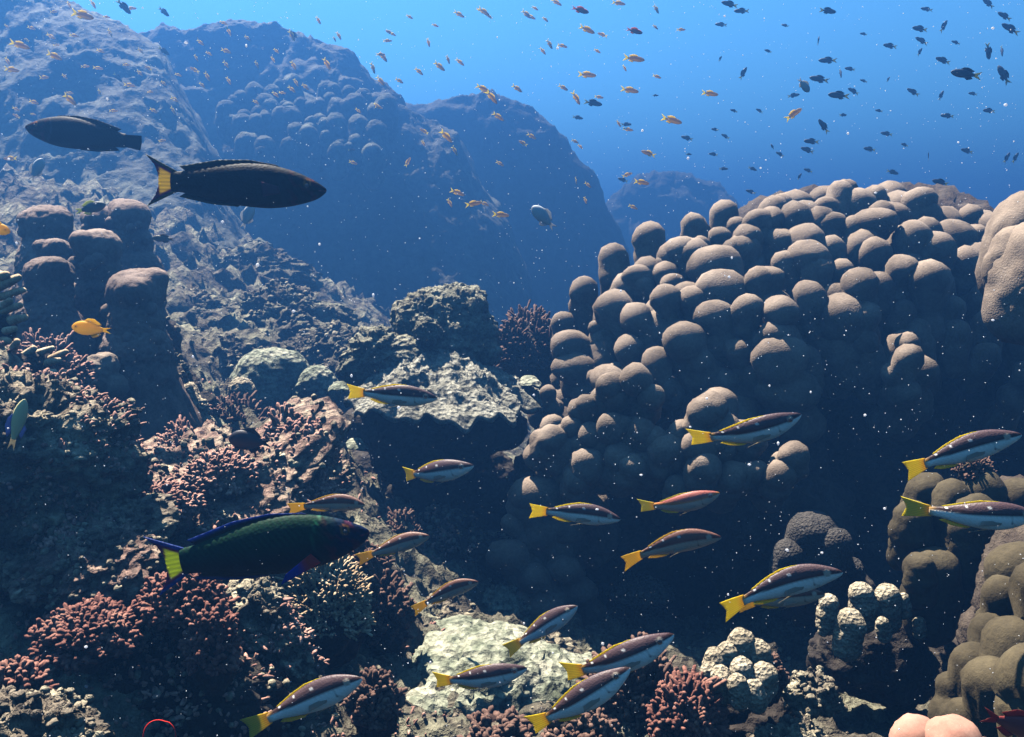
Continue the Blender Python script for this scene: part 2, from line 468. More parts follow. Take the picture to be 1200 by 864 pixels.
for i, (px, py, wd) in enumerate(lobes):
    d = depth_a(px, py) + rr.normal(0, .025)
    if py > 520: d = 2.22; wd *= 1.25
    elif px < 800 and py > 420: d -= .14
    hw = wd * 1.12 / 2 / FPX * d
    top = P(px, py + wd * 0.56, d)
    out = top - ca; out[2] = max(out[2], 0)
    out /= np.linalg.norm(out)
    ax = np.array([0, 0, 1.0]) * 1.0 + out * 0.65 + rr.normal(0, 0.10, 3)
    h = hw * rr.uniform(3.4, 5.0)
    V, F = lobe_mesh(hw, h, ax, 3.7 * i + 0.5, 4)
    ra = rr.uniform(0, 3.1)
    st = rr.uniform(0.0, .5)
    along = V[:, 0] * math.cos(ra) + V[:, 1] * math.sin(ra)
    V[:, 0] += st * along * math.cos(ra); V[:, 1] += st * along * math.sin(ra)
    # put the highest point where the photo has the lobe's top
    V[:, 2] -= V[:, 2].max() - hw
    mesh('lobe', place(V, top), F, M_lobe, colony)
# small filler lobes that close the gaps between the big ones
fill = []
pts = []
for _ in range(4000):
    px, py = rr.uniform(660, 1230), rr.uniform(240, 620)
    u, v = (px - 985) / 350.0, (py - 470) / 235.0
    if v < 0 and u * u + v * v > 1: continue
    if py > 430 and px > 880: continue
    if any((px - a) ** 2 + (py - b_) ** 2 < 30 ** 2 for a, b_ in pts): continue
    pts.append((px, py))
for i, (px, py) in enumerate(pts[:150]):
    d = depth_a(px, py) + 0.08
    hw = rr.uniform(15, 21) / FPX * d
    V, F = lobe_mesh(hw, hw * 2.4, (rr.normal(0, .2), rr.normal(-.3, .2), 1), 9.1 * i + 3, 3)
    fill.append((place(V, P(px, py, d)), F))
# the rear of the mound
for i in range(70):
    a, e = rr.uniform(-1.2, 4.3), rr.uniform(0.0, 1.2)
    dr = np.array([math.cos(a) * math.cos(e), abs(math.sin(a)) * math.cos(e), math.sin(e)])
    V, F = lobe_mesh(0.06, 0.15, dr + (0, 0, 0.8), 5.3 * i + 1, 3)
    fill.append((place(V, ca + dr * (0.95, 0.7, 0.62)), F))
V, F = join(fill)
mesh('lobe_filling', V, F, M_lobe, colony)['kind'] = 'stuff'
# fluted shelves lower on the mound
ledges = [[(665,492),(700,472),(735,458),(760,470)], [(678,520),(715,505),(760,512),(800,500)], [(720,545),(770,530),(820,515),(860,520)],
          [(790,560),(840,548),(890,552),(930,545)], [(640,515),(655,530)], [(672,560),(690,545)], [(820,480),(850,500),(880,515)]]
q = 0
for row in ledges:
    row = np.array(row, float)
    L = np.r_[0, np.cumsum(np.linalg.norm(np.diff(row, axis=0), axis=1))]
    parts = []
    for s_ in np.arange(0, L[-1] + 1, 17):
        px, py = np.interp(s_, L, row[:, 0]), np.interp(s_, L, row[:, 1])
        px += rr.normal(0, 3); py += rr.normal(0, 5); q += 1
        d = 2.16 - .0007 * max(0, px - 660) + rr.normal(0, .015)
        hw = rr.uniform(13, 21) / FPX * d
        V, F = lobe_mesh(hw, hw * rr.uniform(2.2, 3.2), (rr.normal(0, .25), -.75, .75), q * 2.3, 4)
        parts.append((place(V, P(px, py + 8, d)), F))
    V, F = join(parts)
    mesh('shelf', V, F, M_lobe, colony)

def lobe_colony(label, name, mat, base_spec, specs, d, sub=4, tilt=0.4, hr=2.6, bodymat=None, part='lobe', cat='coral'):
    """specs: (px, py_top, width_px, depth)"""
    c = P(*base_spec[0][:3])
    root = thing(name, label, cat, c)
    bs = [(*(P(x, y, dd) - c), r) for x, y, dd, r in base_spec]
    bp = []
    for x, y, z, r in bs:
        n_, F = ico(5)
        w_ = n_ * r + (x, y, z)
        bp.append((n_ * (r * (1 + 0.2 * fbm(w_ * (1.2 / r) + d, 5, 0.55, True)) + 0.008 * fbm(w_ * 45, 3))[:, None] + (x, y, z), F))
    V, F = join(bp)
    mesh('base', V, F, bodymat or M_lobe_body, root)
    for i, (px, py, wd, dd) in enumerate(specs):
        hw = wd / 2 / FPX * dd
        ax = np.array([rr.normal(0, tilt * .3), -tilt * .3, 1.0])
        top = P(px, py + wd * .5, dd)
        V, F = lobe_mesh(hw, hw * hr, ax, px * .13 + i, sub)
        V[:, 2] -= V[:, 2].max() - hw
        mesh(part, V + (top - c), F, mat, root)
    return root
lobe_colony('big smooth pale brown coral lobes cut by the right edge, level with the mound top', 'lobe_coral', M_lobe,
            [(1330,400,1.98,.17),(1310,320,1.98,.13)], [(1203,222,80,1.9),(1190,262,54,1.85),(1212,258,84,1.82),(1215,300,60,1.8)], 1.9, hr=1.5)
lobe_colony('olive brown lobed coral behind the lower right striped fish', 'lobe_coral', M_olive,
            [(1150,650,1.75,.13),(1120,640,1.75,.10),(1190,660,1.75,.15)],
            [(1085,552,46,1.62),(1070,585,44,1.58),(1112,560,44,1.58),(1150,548,54,1.6),(1140,575,60,1.55),(1190,560,50,1.62),(1178,590,50,1.52),(1060,610,30,1.6),(1095,640,60,1.55),(1080,648,34,1.52)], 1.7, hr=2.0)
lobe_colony('tall folded olive coral standing at the right edge below the striped fish', 'folded_coral', M_olive,
            [(1215,760,1.40,.10),(1190,800,1.42,.07),(1240,700,1.42,.12)],
            [(1190,632,74,1.30),(1172,672,50,1.27),(1215,650,80,1.22),(1150,715,50,1.26),(1180,720,70,1.20),(1130,748,56,1.24),(1160,765,70,1.18),(1215,750,90,1.12),(1195,790,80,1.12)], 1.3, hr=5.0)
lobe_colony('pair of smooth peach coral lobes rising at the bottom edge, lower right', 'peach_coral', M_peach,
            [(1100,935,.82,.035)], [(1074,837,58,.82),(1118,838,68,.80),(1150,862,50,.80)], .8, hr=1.6, bodymat=M_peach)
lobe_colony('dark round-topped coral knobs in shadow beside the lower striped pair', 'knob_coral', M_knob_shade,
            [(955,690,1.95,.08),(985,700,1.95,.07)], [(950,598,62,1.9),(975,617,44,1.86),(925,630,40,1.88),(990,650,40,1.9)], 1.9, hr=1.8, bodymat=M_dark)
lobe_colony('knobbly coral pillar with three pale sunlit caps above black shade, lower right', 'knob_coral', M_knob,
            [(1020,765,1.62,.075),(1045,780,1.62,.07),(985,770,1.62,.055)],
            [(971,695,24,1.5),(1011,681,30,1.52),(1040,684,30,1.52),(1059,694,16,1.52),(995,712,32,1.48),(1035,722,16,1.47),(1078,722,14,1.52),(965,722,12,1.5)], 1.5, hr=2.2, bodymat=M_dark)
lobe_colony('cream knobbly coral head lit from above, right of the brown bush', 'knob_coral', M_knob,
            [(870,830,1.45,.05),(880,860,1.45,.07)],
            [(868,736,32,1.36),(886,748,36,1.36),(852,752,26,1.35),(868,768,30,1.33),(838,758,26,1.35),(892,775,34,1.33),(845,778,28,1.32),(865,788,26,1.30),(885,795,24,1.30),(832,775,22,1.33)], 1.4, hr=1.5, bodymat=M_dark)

# pillars on the left
def pillar(label, px, py, wd, d, py_bot, mat=M_pillar, dents=2):
    hw = wd * .9 / 2 / FPX * d
    top, bot = P(px, py, d), P(px + 6, py_bot, d + 0.02)
    root = thing('pillar_coral', label, 'coral', bot)
    h = top[2] - bot[2]
    sph = []
    n = 6
    for i in range(n):
        z = h - hw - (h - hw) * i / (n - 1)
        sph.append((rng.normal(0, hw * .1), rng.normal(0, hw * .1), z, hw * (1.0 if i == 0 else rng.uniform(.85, 1.05) * (1 + .9 * (i / (n - 1)) ** 1.5))))
    for i in range(dents + 2):
        a = rng.uniform(0, 6.28)
        sph.append((math.cos(a) * hw * .62, math.sin(a) * hw * .62, h - hw * rng.uniform(.45, 1.3), hw * rng.uniform(.4, .65)))
    V, F = union(sph, 6, 45)
    zz = (V[:, 2] - (h - hw)) / hw
    V[:, 2] = np.where(zz > 0, h - hw + hw * .80 * zz * (1.12 - .12 * zz), V[:, 2])
    ctr = np.c_[np.zeros(len(V)), np.zeros(len(V)), np.clip(V[:, 2], 0, h - hw)]
    nn = V - ctr; nn /= (np.linalg.norm(nn, axis=1)[:, None] + 1e-6)
    V = V + nn * (0.07 * hw * fbm(V * (0.9 / hw) + px, 3) + 0.05 * hw * fbm(V * (4 / hw), 3, .5, True))[:, None]
    k = np.clip(1 - (V[:, 2] / h) / 0.65, 0, 1)
    V = V + nn * (k * 0.38 * hw * fbm(V * (2.2 / hw) + px, 5, .6, True))[:, None]
    V[:, 2] -= V[:, 2].max() - h
    mesh('column', V, F, mat, root)
    for i in range(6):
        a = rng.uniform(-2.9, -0.2)
        z = h - hw * rng.uniform(1.0, 4.0)
        Vb, Fb = blob([(0, 0, 0, hw * rng.uniform(.2, .34))], 3, .2, 2, seed=i + px)
        mesh('knob', Vb + (math.cos(a) * hw * .95, math.sin(a) * hw * .95, z), Fb, mat, root)
    return root
pillar('tall coral pillar with a broad pale cap, right and nearest of the left cluster', 164, 313, 70, 1.95, 520)
pillar('straight coral pillar with a flat bright rimmed top behind the orange fish', 117, 268, 56, 2.05, 440, dents=1)
pillar('short rounded coral pillar above the cream finger coral at the left edge', 56, 300, 56, 1.9, 420)
pillar('broad dark dome-topped pillar farthest left in the cluster', 58, 240, 60, 2.35, 380)
pillar('low slumped coral pillar between the dark dome and the flat top', 66, 279, 44, 2.15, 400)
pillar('hazy coral pillar with a two-humped head at the back right of the cluster', 158, 233, 50, 2.45, 420)
pillar('hazy narrow coral pillar behind the flat-topped one', 118, 240, 44, 2.55, 400, dents=1)
def boulder(label, name, cat, px, py, d, spheres, mat, sub=6, amp=.22, freq=1.8, ridged=True, fine=.012, ff=35, squash=(1, 1, 1), seed=0., octv=6, lean=0.0):
    """spheres in pixels round (px, py): (dx, dy, dd, r_px)"""
    c = P(px, py, d)
    sph = [(*(P(px + a, py + b_, d + e) - c), r / FPX * d) for a, b_, e, r in spheres]
    V, F = union(sph, sub, 16)
    size = max(s[3] for s in sph)
    nn = V / (np.linalg.norm(V, axis=1)[:, None] + 1e-6)
    q = V * freq / size + seed
    V = V + nn * (amp * size * (fbm(q, octv, .58, ridged) - .3))[:, None]
    V = V + amp * size * .5 * np.c_[noise3(q * 1.9 + 5), noise3(q * 1.9 + 50), noise3(q * 1.9 + 90)]
    V = V + nn * (fine * fbm(V * ff + seed, 4, .65, True))[:, None]
    V = V * np.array(squash)
    V[:, 2] += lean * V[:, 1]
    o = mesh(name, V, F, mat)
    o.location = c
    if label: tag(o, label, cat)
    return o
boulder('dark craggy coral base mound under the pillar cluster', 'coral_rock', 'rock', 150, 470, 2.2, [(0,0,0,70),(-60,-20,.1,60),(50,20,0,45),(10,-60,.1,50),(-120,0,0,60),(0,60,0,60)], M_dark, amp=.16)
boulder('purplish lumpy coral head low in front of the pillars', 'lump_coral', 'coral', 112, 440, 1.85, [(0,0,0,24),(12,-12,0,16),(-14,6,0,16),(22,14,0,16)], M_lobe, sub=5, amp=.16, ridged=False, fine=.002)
boulder('pale wavy coral ribbons at the foot of the pillars', 'lump_coral', 'coral', 232, 480, 2.05, [(0,0,0,12),(-8,-22,0,9),(8,18,0,12),(20,30,0,9)], M_knob, sub=5, amp=.3, fine=.004)

# ---------------------------------------------------------------- rocks
boulder('rough brown rock with a sunlit crest at the left edge by the pale fish', 'rock', 'rock', 20, 540, 1.30, [(0,0,0,95),(60,-10,0,60),(95,20,.02,40),(-50,-60,.02,70),(105,-42,.05,26),(-20,60,0,80)], M_rock, amp=.2, fine=.016)
boulder('knobbly tan rock crest on top of the left edge rock', 'rock', 'rock', 100, 500, 1.42, [(0,0,0,34),(28,22,0,24),(-22,-8,0,22)], M_rock, amp=.26, fine=.014, sub=5)
boulder('orange-lit rough rock in the bottom left corner', 'rock', 'rock', 34, 893, .88, [(0,0,0,70),(60,18,0,46),(-60,-10,0,60)], M_rock, amp=.24, fine=.01, ff=60)
boulder('long flat-backed brown rock under the left edge rock', 'rock', 'rock', 70, 625, 1.28, [(0,0,0,50),(55,2,0,40),(-60,5,0,52),(100,10,.03,30)], M_rock, amp=.28, squash=(1,1.4,.6), lean=.4, seed=4)
boulder('lumpy pale grey rock left of the big wrasse tail', 'rock', 'rock', 110, 660, 1.22, [(0,0,0,38),(40,4,0,30),(-45,5,0,34)], M_rock_pink, amp=.3, seed=8, squash=(1,1.3,.7), lean=.4)
boulder('pinkish encrusted rock beneath the pink bushes above the big wrasse', 'rock', 'rock', 215, 590, 1.55, [(0,0,0,75),(-70,-10,0,60),(70,-20,0,60),(130,-40,.1,50),(30,40,0,60)], M_rock_pink, amp=.30, seed=12, squash=(1,1.4,.5), lean=.45)
boulder('reef rock ledge behind the big wrasse head', 'rock', 'rock', 345, 590, 1.85, [(0,0,0,42),(26,-34,0,32),(-36,-6,0,36),(16,44,0,44)], M_rock_pink, amp=.34, fine=.02, seed=16, squash=(1,1.1,.8), lean=.3)
boulder('grey-green speckled rock below the big wrasse belly', 'rock', 'rock', 290, 730, 1.30, [(0,0,0,45),(30,20,0,34),(-10,50,0,40),(50,60,0,34)], M_rock, amp=.28, seed=20)
boulder('dark overhung rock in the bottom left shadow', 'rock', 'rock', 190, 810, 1.22, [(0,0,0,70),(-90,0,0,60),(80,20,0,60),(0,60,0,80)], M_dark, amp=.25, seed=24)  # near-black colour stands in for shade on the slope
boulder('large pale greenish sunlit slab under the lower middle fish', 'rock', 'rock', 560, 842, 1.55, [(0,0,.1,112),(80,10,.1,96),(-30,-45,.3,84),(-60,30,0,76),(120,-15,.3,66),(20,-40,.3,84)], M_pale, amp=.13, fine=.016, squash=(1,1,.9), seed=28)
boulder('round pale rock beside the gully, left of the lobed mound foot', 'rock', 'rock', 590, 718, 2.2, [(0,0,0,28),(14,14,0,22)], M_pale, sub=5, amp=.2, seed=31)
boulder('rugged grey rock behind the small striped fish above the slab', 'rock', 'rock', 500, 740, 1.95, [(0,0,0,36),(40,8,0,28),(-30,12,0,30)], M_rock, amp=.28, seed=35)
boulder('rubble rock between the pale slab and the round rock', 'rock', 'rock', 630, 765, 1.9, [(0,0,0,26),(26,8,0,22),(-24,4,0,20)], M_rock, amp=.3, sub=5, seed=39)
boulder('shaded rock on the gully floor under the middle striped fish', 'rock', 'rock', 520, 640, 2.4, [(0,0,0,40),(50,20,0,34),(-50,10,0,34)], M_dark, amp=.28, seed=42)  # gully shade is put into the dark colour
boulder('smooth pale green double boulder left of the plate coral', 'boulder', 'rock', 312, 445, 2.75, [(0,0,0,38),(22,-8,0,28),(-26,14,0,24),(0,22,0,40)], M_pale, sub=5, amp=.09, ridged=False, fine=.004, seed=45)
boulder('smaller pale green boulder touching the plate coral rock', 'boulder', 'rock', 372, 450, 2.7, [(0,0,0,22),(-10,8,0,18),(8,10,0,20)], M_pale, sub=5, amp=.12, ridged=False, fine=.004, seed=48)
boulder('small round tan rock at the foot of the double boulder', 'boulder', 'rock', 283, 456, 2.5, [(0,0,0,14),(6,3,0,11)], M_knob, sub=5, amp=.1, ridged=False, fine=.003, seed=50)
for i, (px, py, d, s, lab) in enumerate([
  (330,355,3.9,60,'hazy blue-green ridge rock behind the boulders'), (255,400,3.3,46,'hazy algae-covered rock right of the pillars'),
  (390,395,3.5,52,'hazy craggy rock behind the smaller pale boulder'), (220,345,3.8,38,'hazy pale-topped rock just right of the tall pillar head'),
  (300,300,4.8,50,'faint blue rock high on the slope below the upper wrasse'), (450,400,4.2,40,'faint blue rock peeping left of the plate coral top')]):
    boulder(lab, 'rock', 'rock', px, py + 22, d, [(0,0,0,s*.8),(s*.8,10,0,s*.6),(-s*.7,8,0,s*.6),(s*.3,22,-.1,s*.7)], M_ground, amp=.32, fine=.02, ff=22, seed=60 + i * 3, squash=(1, 1, .8))
boulder('rubble lump with a bright rough top at the bottom right of centre', 'rock', 'rock', 952, 812, 1.40, [(0,0,0,20),(-16,8,0,14),(14,10,0,14)], M_rock, sub=5, amp=.3, seed=90)
boulder('crumbled rubble at the bottom edge under the cream coral head', 'rock', 'rock', 935, 872, 1.35, [(0,0,0,24),(-30,0,0,20),(20,10,0,20)], M_rock, sub=5, amp=.35, seed=93)
boulder('low shaded rock face filling the lower right gloom', 'rock', 'rock', 1060, 860, 1.85, [(0,0,0,110),(-100,20,.1,90),(110,-20,.1,110)], M_dark, amp=.2, seed=96)  # the gloom is painted in as a near-black colour
boulder('pale flat rock glimmering in the shade under the mound', 'rock', 'rock', 752, 694, 2.45, [(0,0,0,24),(20,4,0,16),(-22,4,0,14)], M_grey, sub=5, amp=.15, squash=(1,1,.6), seed=99)

# ---------------------------------------------------------------- the plate coral rock in the middle
pc = P(512, 455, 2.45)
plate = thing('plate_coral', 'grey plate coral with a ruffled drooping skirt under a craggy knob, centre', 'coral', pc)
def px2(v, d=2.45): return v / FPX * d
# skirt: a wide sloping plate
nu, nv = 260, 90
V = []
for j in range(nv):
    t_ = j / (nv - 1)
    for i in range(nu):
        a = 2 * math.pi * i / nu
        ru = 1 + .07 * math.sin(5 * a + 1) + .05 * math.sin(9 * a + 2) + .025 * math.sin(23 * a)
        rx, ry = px2(112) * ru, .30 * ru
        x = math.cos(a) * rx * t_ + px2(6)
        y = math.sin(a) * ry * t_
        z = px2(50) - .145 * t_ ** 1.4 + (.012 * math.sin(11 * a) + .008 * math.sin(26 * a)) * t_ ** 4
        z -= 0.10 * x * 0.5
        V.append((x, y, z))
V = np.array(V)
tt = np.repeat(np.linspace(0, 1, nv), nu)
V[:, 2] += (1 - tt ** 6) * (.026 * (fbm(V * 9, 5, .6, True) - .3) + .010 * fbm(V * 45, 4, .6, True))
V[:, 0] += (1 - tt ** 8) * .02 * fbm(V * 14 + 5, 3)
V[:, 1] += (1 - tt ** 8) * .03 * fbm(V * 14 + 25, 3)
under = V.copy(); under[:, 2] -= .012 + .05 * (1 - tt)
n0 = len(V)
F = []
for j in range(nv - 1):
    for i in range(nu):
        k = (i + 1) % nu
        a, b_, c_, d_ = j * nu + i, j * nu + k, (j + 1) * nu + k, (j + 1) * nu + i
        F.append((a, d_, c_, b_)); F.append((a + n0, b_ + n0, c_ + n0, d_ + n0))
for i in range(nu):
    k = (i + 1) % nu
    a, b_ = (nv - 1) * nu + i, (nv - 1) * nu + k
    F.append((a, a + n0, b_ + n0, b_))
mesh('skirt', np.r_[V, under], np.array(F), M_plate, plate)
def add_lump(name, root, c0, px, py, d, spheres, mat, sub=6, amp=.22, freq=1.8, fine=.012, ff=35, seed=0.):
    c = P(px, py, d)
    sph = [(*(P(px + a, py + b_, d + e) - c), r / FPX * d) for a, b_, e, r in spheres]
    V, F = union(sph, sub, 16)
    size = max(s[3] for s in sph)
    nn = V / (np.linalg.norm(V, axis=1)[:, None] + 1e-6)
    q = V * freq / size + seed
    V = V + nn * (amp * size * (fbm(q, 6, .58, True) - .3))[:, None]
    V = V + nn * (fine * fbm(V * ff + seed, 4, .65, True))[:, None]
    return mesh(name, V + (c - c0), F, mat, root)
add_lump('crown', plate, pc, 512, 378, 2.5, [(0,0,0,38),(22,-14,0,28),(-24,-4,0,26),(42,-26,.05,16),(8,28,0,46),(40,14,0,30)], M_grey, amp=.16, seed=2)
add_lump('knob', plate, pc, 440, 410, 2.42, [(0,0,0,26),(26,10,0,26),(-20,20,0,22),(40,18,0,30)], M_grey, amp=.26, seed=5)
add_lump('knob', plate, pc, 500, 388, 2.38, [(0,0,0,13),(8,5,0,10)], M_grey, sub=5, amp=.26, seed=6)
add_lump('knob', plate, pc, 553, 368, 2.48, [(0,-6,0,16),(14,22,0,16),(20,44,0,14)], M_grey, sub=5, amp=.26, seed=7)
add_lump('shade_fill', plate, pc, 510, 508, 2.56, [(0,0,0,36),(-44,0,0,34),(-84,-6,0,26),(42,-2,0,34),(80,-6,.02,26),(20,24,.04,34),(-40,26,.04,34)], M_dark, amp=.12, seed=9)  # added dark filler under the skirt, hides lit seabed so the hollow reads shaded
add_lump('foot', plate, pc, 505, 578, 2.76, [(0,0,0,56),(-70,-12,.05,44),(56,-10,.05,46),(100,26,.1,42),(-60,56,0,54),(40,66,0,58)], M_dark, amp=.2, seed=8)  # widened and near-black: gully shadow put into its colour
def small_plate(label, px, py, d, wx):
    V, F = blob([(0, 0, 0, 1)], 4, .2, 2, seed=px)
    r = wx / 2 / FPX * d
    a = np.arctan2(V[:, 1], V[:, 0])
    V = V * (r, r * .8, r * .16) * (1 + .08 * np.sin(7 * a))[:, None]
    V[:, 2] += .35 * V[:, 1] - r * .4 * (V[:, 0] ** 2 / r ** 2)
    o = mesh('plate_coral', V, F, M_pale)
    o.location = P(px, py, d)
    tag(o, label, 'coral')
small_plate('small pale coral saucer in the shadow below the big plate coral', 415, 520, 2.35, 30)
small_plate('tiny pale coral leaf by the left rim of the plate coral', 397, 452, 2.35, 26)
small_plate('thin pale coral leaf jutting from the right rim of the plate coral', 620, 446, 2.45, 30)
small_plate('narrow pale coral flap under the right rim of the plate coral', 612, 474, 2.40, 16)

# ---------------------------------------------------------------- branching corals
def bush(label, name, px, py, d, wpx, hpx, mat, thick=.0055, n=90, knob=1.1, lift=.25, basemat=None, fork=2, seed=0, squashy=1.0):
    r = np.random.default_rng(seed + int(px * 7 + py))
    c = P(px, py, d)
    root = thing(name, label, 'coral', c)
    rx, rz = wpx / 2 / FPX * d, hpx / FPX * d
    thick *= .72; n = int(n * 1.6)
    V, F = blob([(0, 0, 0, 1)], 5, .28, 2.2, seed=px)
    V = V * (rx * .84, rx * .74 * squashy, rz * .78)
    mesh('base', V, F, basemat or mat, root)
    parts = []
    for i in range(n):
        a, e = r.uniform(0, 2 * math.pi), math.asin(r.uniform(-.15, 1))
        dr = np.array([math.cos(a) * math.cos(e), math.sin(a) * math.cos(e), math.sin(e)])
        surf = dr * (rx * .68, rx * .58 * squashy, rz * .62)
        tip = dr * (rx, rx * .9 * squashy, rz) * r.uniform(.86, 1.08) * (1 + .22 * noise3((dr * 2.3 + px)[None])[0])
        th = thick * r.uniform(.75, 1.25)
        mid = (surf + tip) / 2 + r.normal(0, thick * .8, 3)
        parts.append(tube([surf * .8, mid, tip, tip + (tip - mid) * .18], [th, th * .9, th * knob * .75, th * knob * .5], 7))
        for f in range(fork + 1):
            L = np.linalg.norm(tip - surf)
            d2 = dr + r.normal(0, .55, 3) + (0, 0, lift)
            d2 /= np.linalg.norm(d2)
            s0 = surf + (tip - surf) * r.uniform(.2, .7)
            t2 = s0 + d2 * max(L, thick * 3) * r.uniform(.5, .9)
            parts.append(tube([s0, (s0 + t2) / 2 + r.normal(0, thick * .4, 3), t2], [th * .8, th * .75, th * knob * .7], 6))
    V, F = join(parts)
    V = V + (.25 * thick) * np.c_[noise3(V * (.8 / thick)), noise3(V * (.8 / thick) + 30), noise3(V * (.8 / thick) + 60)]
    mesh('branches', V, F, mat, root)
    return root
bush('grey-brown bushy coral right behind the plate coral', 'bush_coral', 622, 424, 2.75, 84, 56, M_brown, .0065, 220, basemat=M_dark)
bush('pink bushy coral above the head of the big wrasse', 'bush_coral', 345, 532, 1.70, 104, 44, M_pink, .0065, 150, basemat=M_rock_pink)
bush('pink bushy coral trailing down the rock edge behind the big wrasse', 'bush_coral', 352, 596, 1.66, 96, 48, M_pink, .006, 110, basemat=M_rock_pink, seed=2)
bush('small dusky pink bush at the base of the pillar shadow', 'bush_coral', 215, 548, 1.68, 76, 46, M_pink, .0045, 130, basemat=M_rock_pink)
bush('bright pink tuft on the crest left of the dusky pink bush', 'bush_coral', 142, 552, 1.42, 60, 44, M_pink, .005, 80, basemat=M_rock_pink)
bush('low pink tufts on the encrusted rock between crest and wrasse tail', 'bush_coral', 190, 600, 1.42, 90, 34, M_pink, .005, 110, basemat=M_rock_pink)
bush('pink growth draped over the middle of the encrusted reef ledge', 'bush_coral', 305, 582, 1.60, 110, 42, M_pink, .0055, 130, basemat=M_rock_pink, seed=9)
bush('mixed brown tufts on the dark slope under the pillars', 'bush_coral', 60, 575, 1.36, 90, 34, M_brown, .005, 110, basemat=M_rock_pink, seed=4)
bush('brownish pink tufts just above the big wrasse tail', 'bush_coral', 130, 628, 1.34, 70, 28, M_brown, .005, 90, basemat=M_rock_pink)
bush('pale pink tufts over the back of the big wrasse', 'bush_coral', 262, 566, 1.52, 84, 36, M_pink, .005, 100, basemat=M_rock_pink, seed=5)
bush('cream branching coral with white tips under the big wrasse head', 'staghorn_coral', 385, 726, 1.46, 100, 76, M_cream, .0036, 260, knob=1.1, basemat=M_dark)
bush('dusky brown bush coral right of the cream branching coral', 'bush_coral', 448, 735, 1.62, 70, 62, M_brown, .0062, 120, basemat=M_dark)
bush('small brown bush by the chin of the big wrasse', 'bush_coral', 425, 672, 1.8, 60, 40, M_brown, .0055, 90, basemat=M_rock)
bush('brown bush deep in the gully left of the lowest centre slab', 'bush_coral', 470, 640, 2.1, 50, 40, M_brown, .005, 80, basemat=M_rock)
bush('broad reddish brown bush coral behind the two lowest striped fish', 'bush_coral', 745, 850, 1.42, 130, 88, M_brown, .0062, 260, basemat=M_dark)
bush('reddish brown bush coral between the broad bush and the cream coral head', 'bush_coral', 805, 862, 1.32, 90, 72, M_red, .0058, 160, basemat=M_dark)
bush('brown finger tufts at the bottom edge on the pale slab', 'bush_coral', 585, 880, 1.22, 80, 44, M_brown, .007, 60, basemat=M_rock)
bush('brown bush at the bottom edge under the lowest striped fish', 'bush_coral', 680, 885, 1.22, 90, 50, M_brown, .007, 80, basemat=M_dark)
bush('red bush coral on the dark slope right below the wrasse tail', 'bush_coral', 215, 712, 1.18, 100, 42, M_red, .005, 150, basemat=M_dark)
bush('dull red bush coral on the dark slope lower left', 'bush_coral', 100, 752, 1.12, 110, 40, M_red, .005, 150, basemat=M_dark)
bush('red finger tufts on the shaded slope beside the grey speckled rock', 'bush_coral', 250, 770, 1.15, 60, 60, M_red, .005, 110, basemat=M_dark)
bush('small red tufts at the left edge of the dark slope', 'bush_coral', 20, 820, 1.02, 70, 44, M_red, .005, 70, basemat=M_dark)
bush('brown tufts low in the shadow by the bottom striped fish', 'bush_coral', 440, 835, 1.3, 60, 50, M_brown, .006, 70, basemat=M_dark)
bush('sunlit brown tuft left of the rough knobbly coral rubble', 'bush_coral', 900, 800, 1.38, 40, 34, M_brown, .005, 50, basemat=M_dark)
bush('hazy pink-brown growth between the double boulder and pink bush', 'bush_coral', 275, 520, 2.3, 84, 54, M_brown, .006, 120, basemat=M_ground)
bush('little bush tufts on the olive coral behind the right striped fish', 'bush_coral', 1142, 556, 1.6, 40, 24, M_brown, .004, 60, basemat=M_dark)
def finger(label, px, py, d, specs, mat=M_cream, thick=10):
    c = P(px, py, d)
    root = thing('finger_coral', label, 'coral', c)
    V, F = blob([(0, 0, 0, .032)], 4, .3, 2, seed=px)
    mesh('base', V, F, M_dark, root)
    for (x0, y0, x1, y1, w_) in specs:
        a, b_ = P(x0, y0, d + .02) - c, P(x1, y1, d - .03) - c
        r0 = w_ / 2 / FPX * d
        V, F = tube([a, a * .6 + b_ * .4 + rng.normal(0, r0 * .3, 3), a * .25 + b_ * .75, b_], [r0 * 1.1, r0 * 1.1, r0, r0 * .7], 14)
        V = V + .14 * r0 * np.c_[noise3(V * (.9 / r0)), noise3(V * (.9 / r0) + 9), noise3(V * (.9 / r0) + 19)]
        mesh('finger', V, F, mat, root)
finger('cream finger coral with blunt sunlit tips at the left edge', -8, 385, 1.38,
  [(-20,345,22,325,11),(-10,350,28,340,9),(-20,370,24,358,10),(-10,380,30,372,11),(-20,395,18,385,9),(-10,372,12,352,10),(-15,400,10,400,11),(-10,330,8,322,12)])
finger('pinkish finger coral lying below the cream one, left of the pillars', 40, 430, 1.62,
  [(30,430,70,422,9),(30,440,64,436,10),(20,425,40,408,10),(30,420,62,408,8),(50,425,78,412,8),(10,420,20,400,10),(20,445,52,452,9),(60,440,82,436,8),(5,440,0,410,9)], M_cream)
bush('pinkish bush coral between the finger coral and the pillars', 'bush_coral', 55, 450, 1.75, 90, 56, M_pink, .0055, 130, basemat=M_rock_pink)
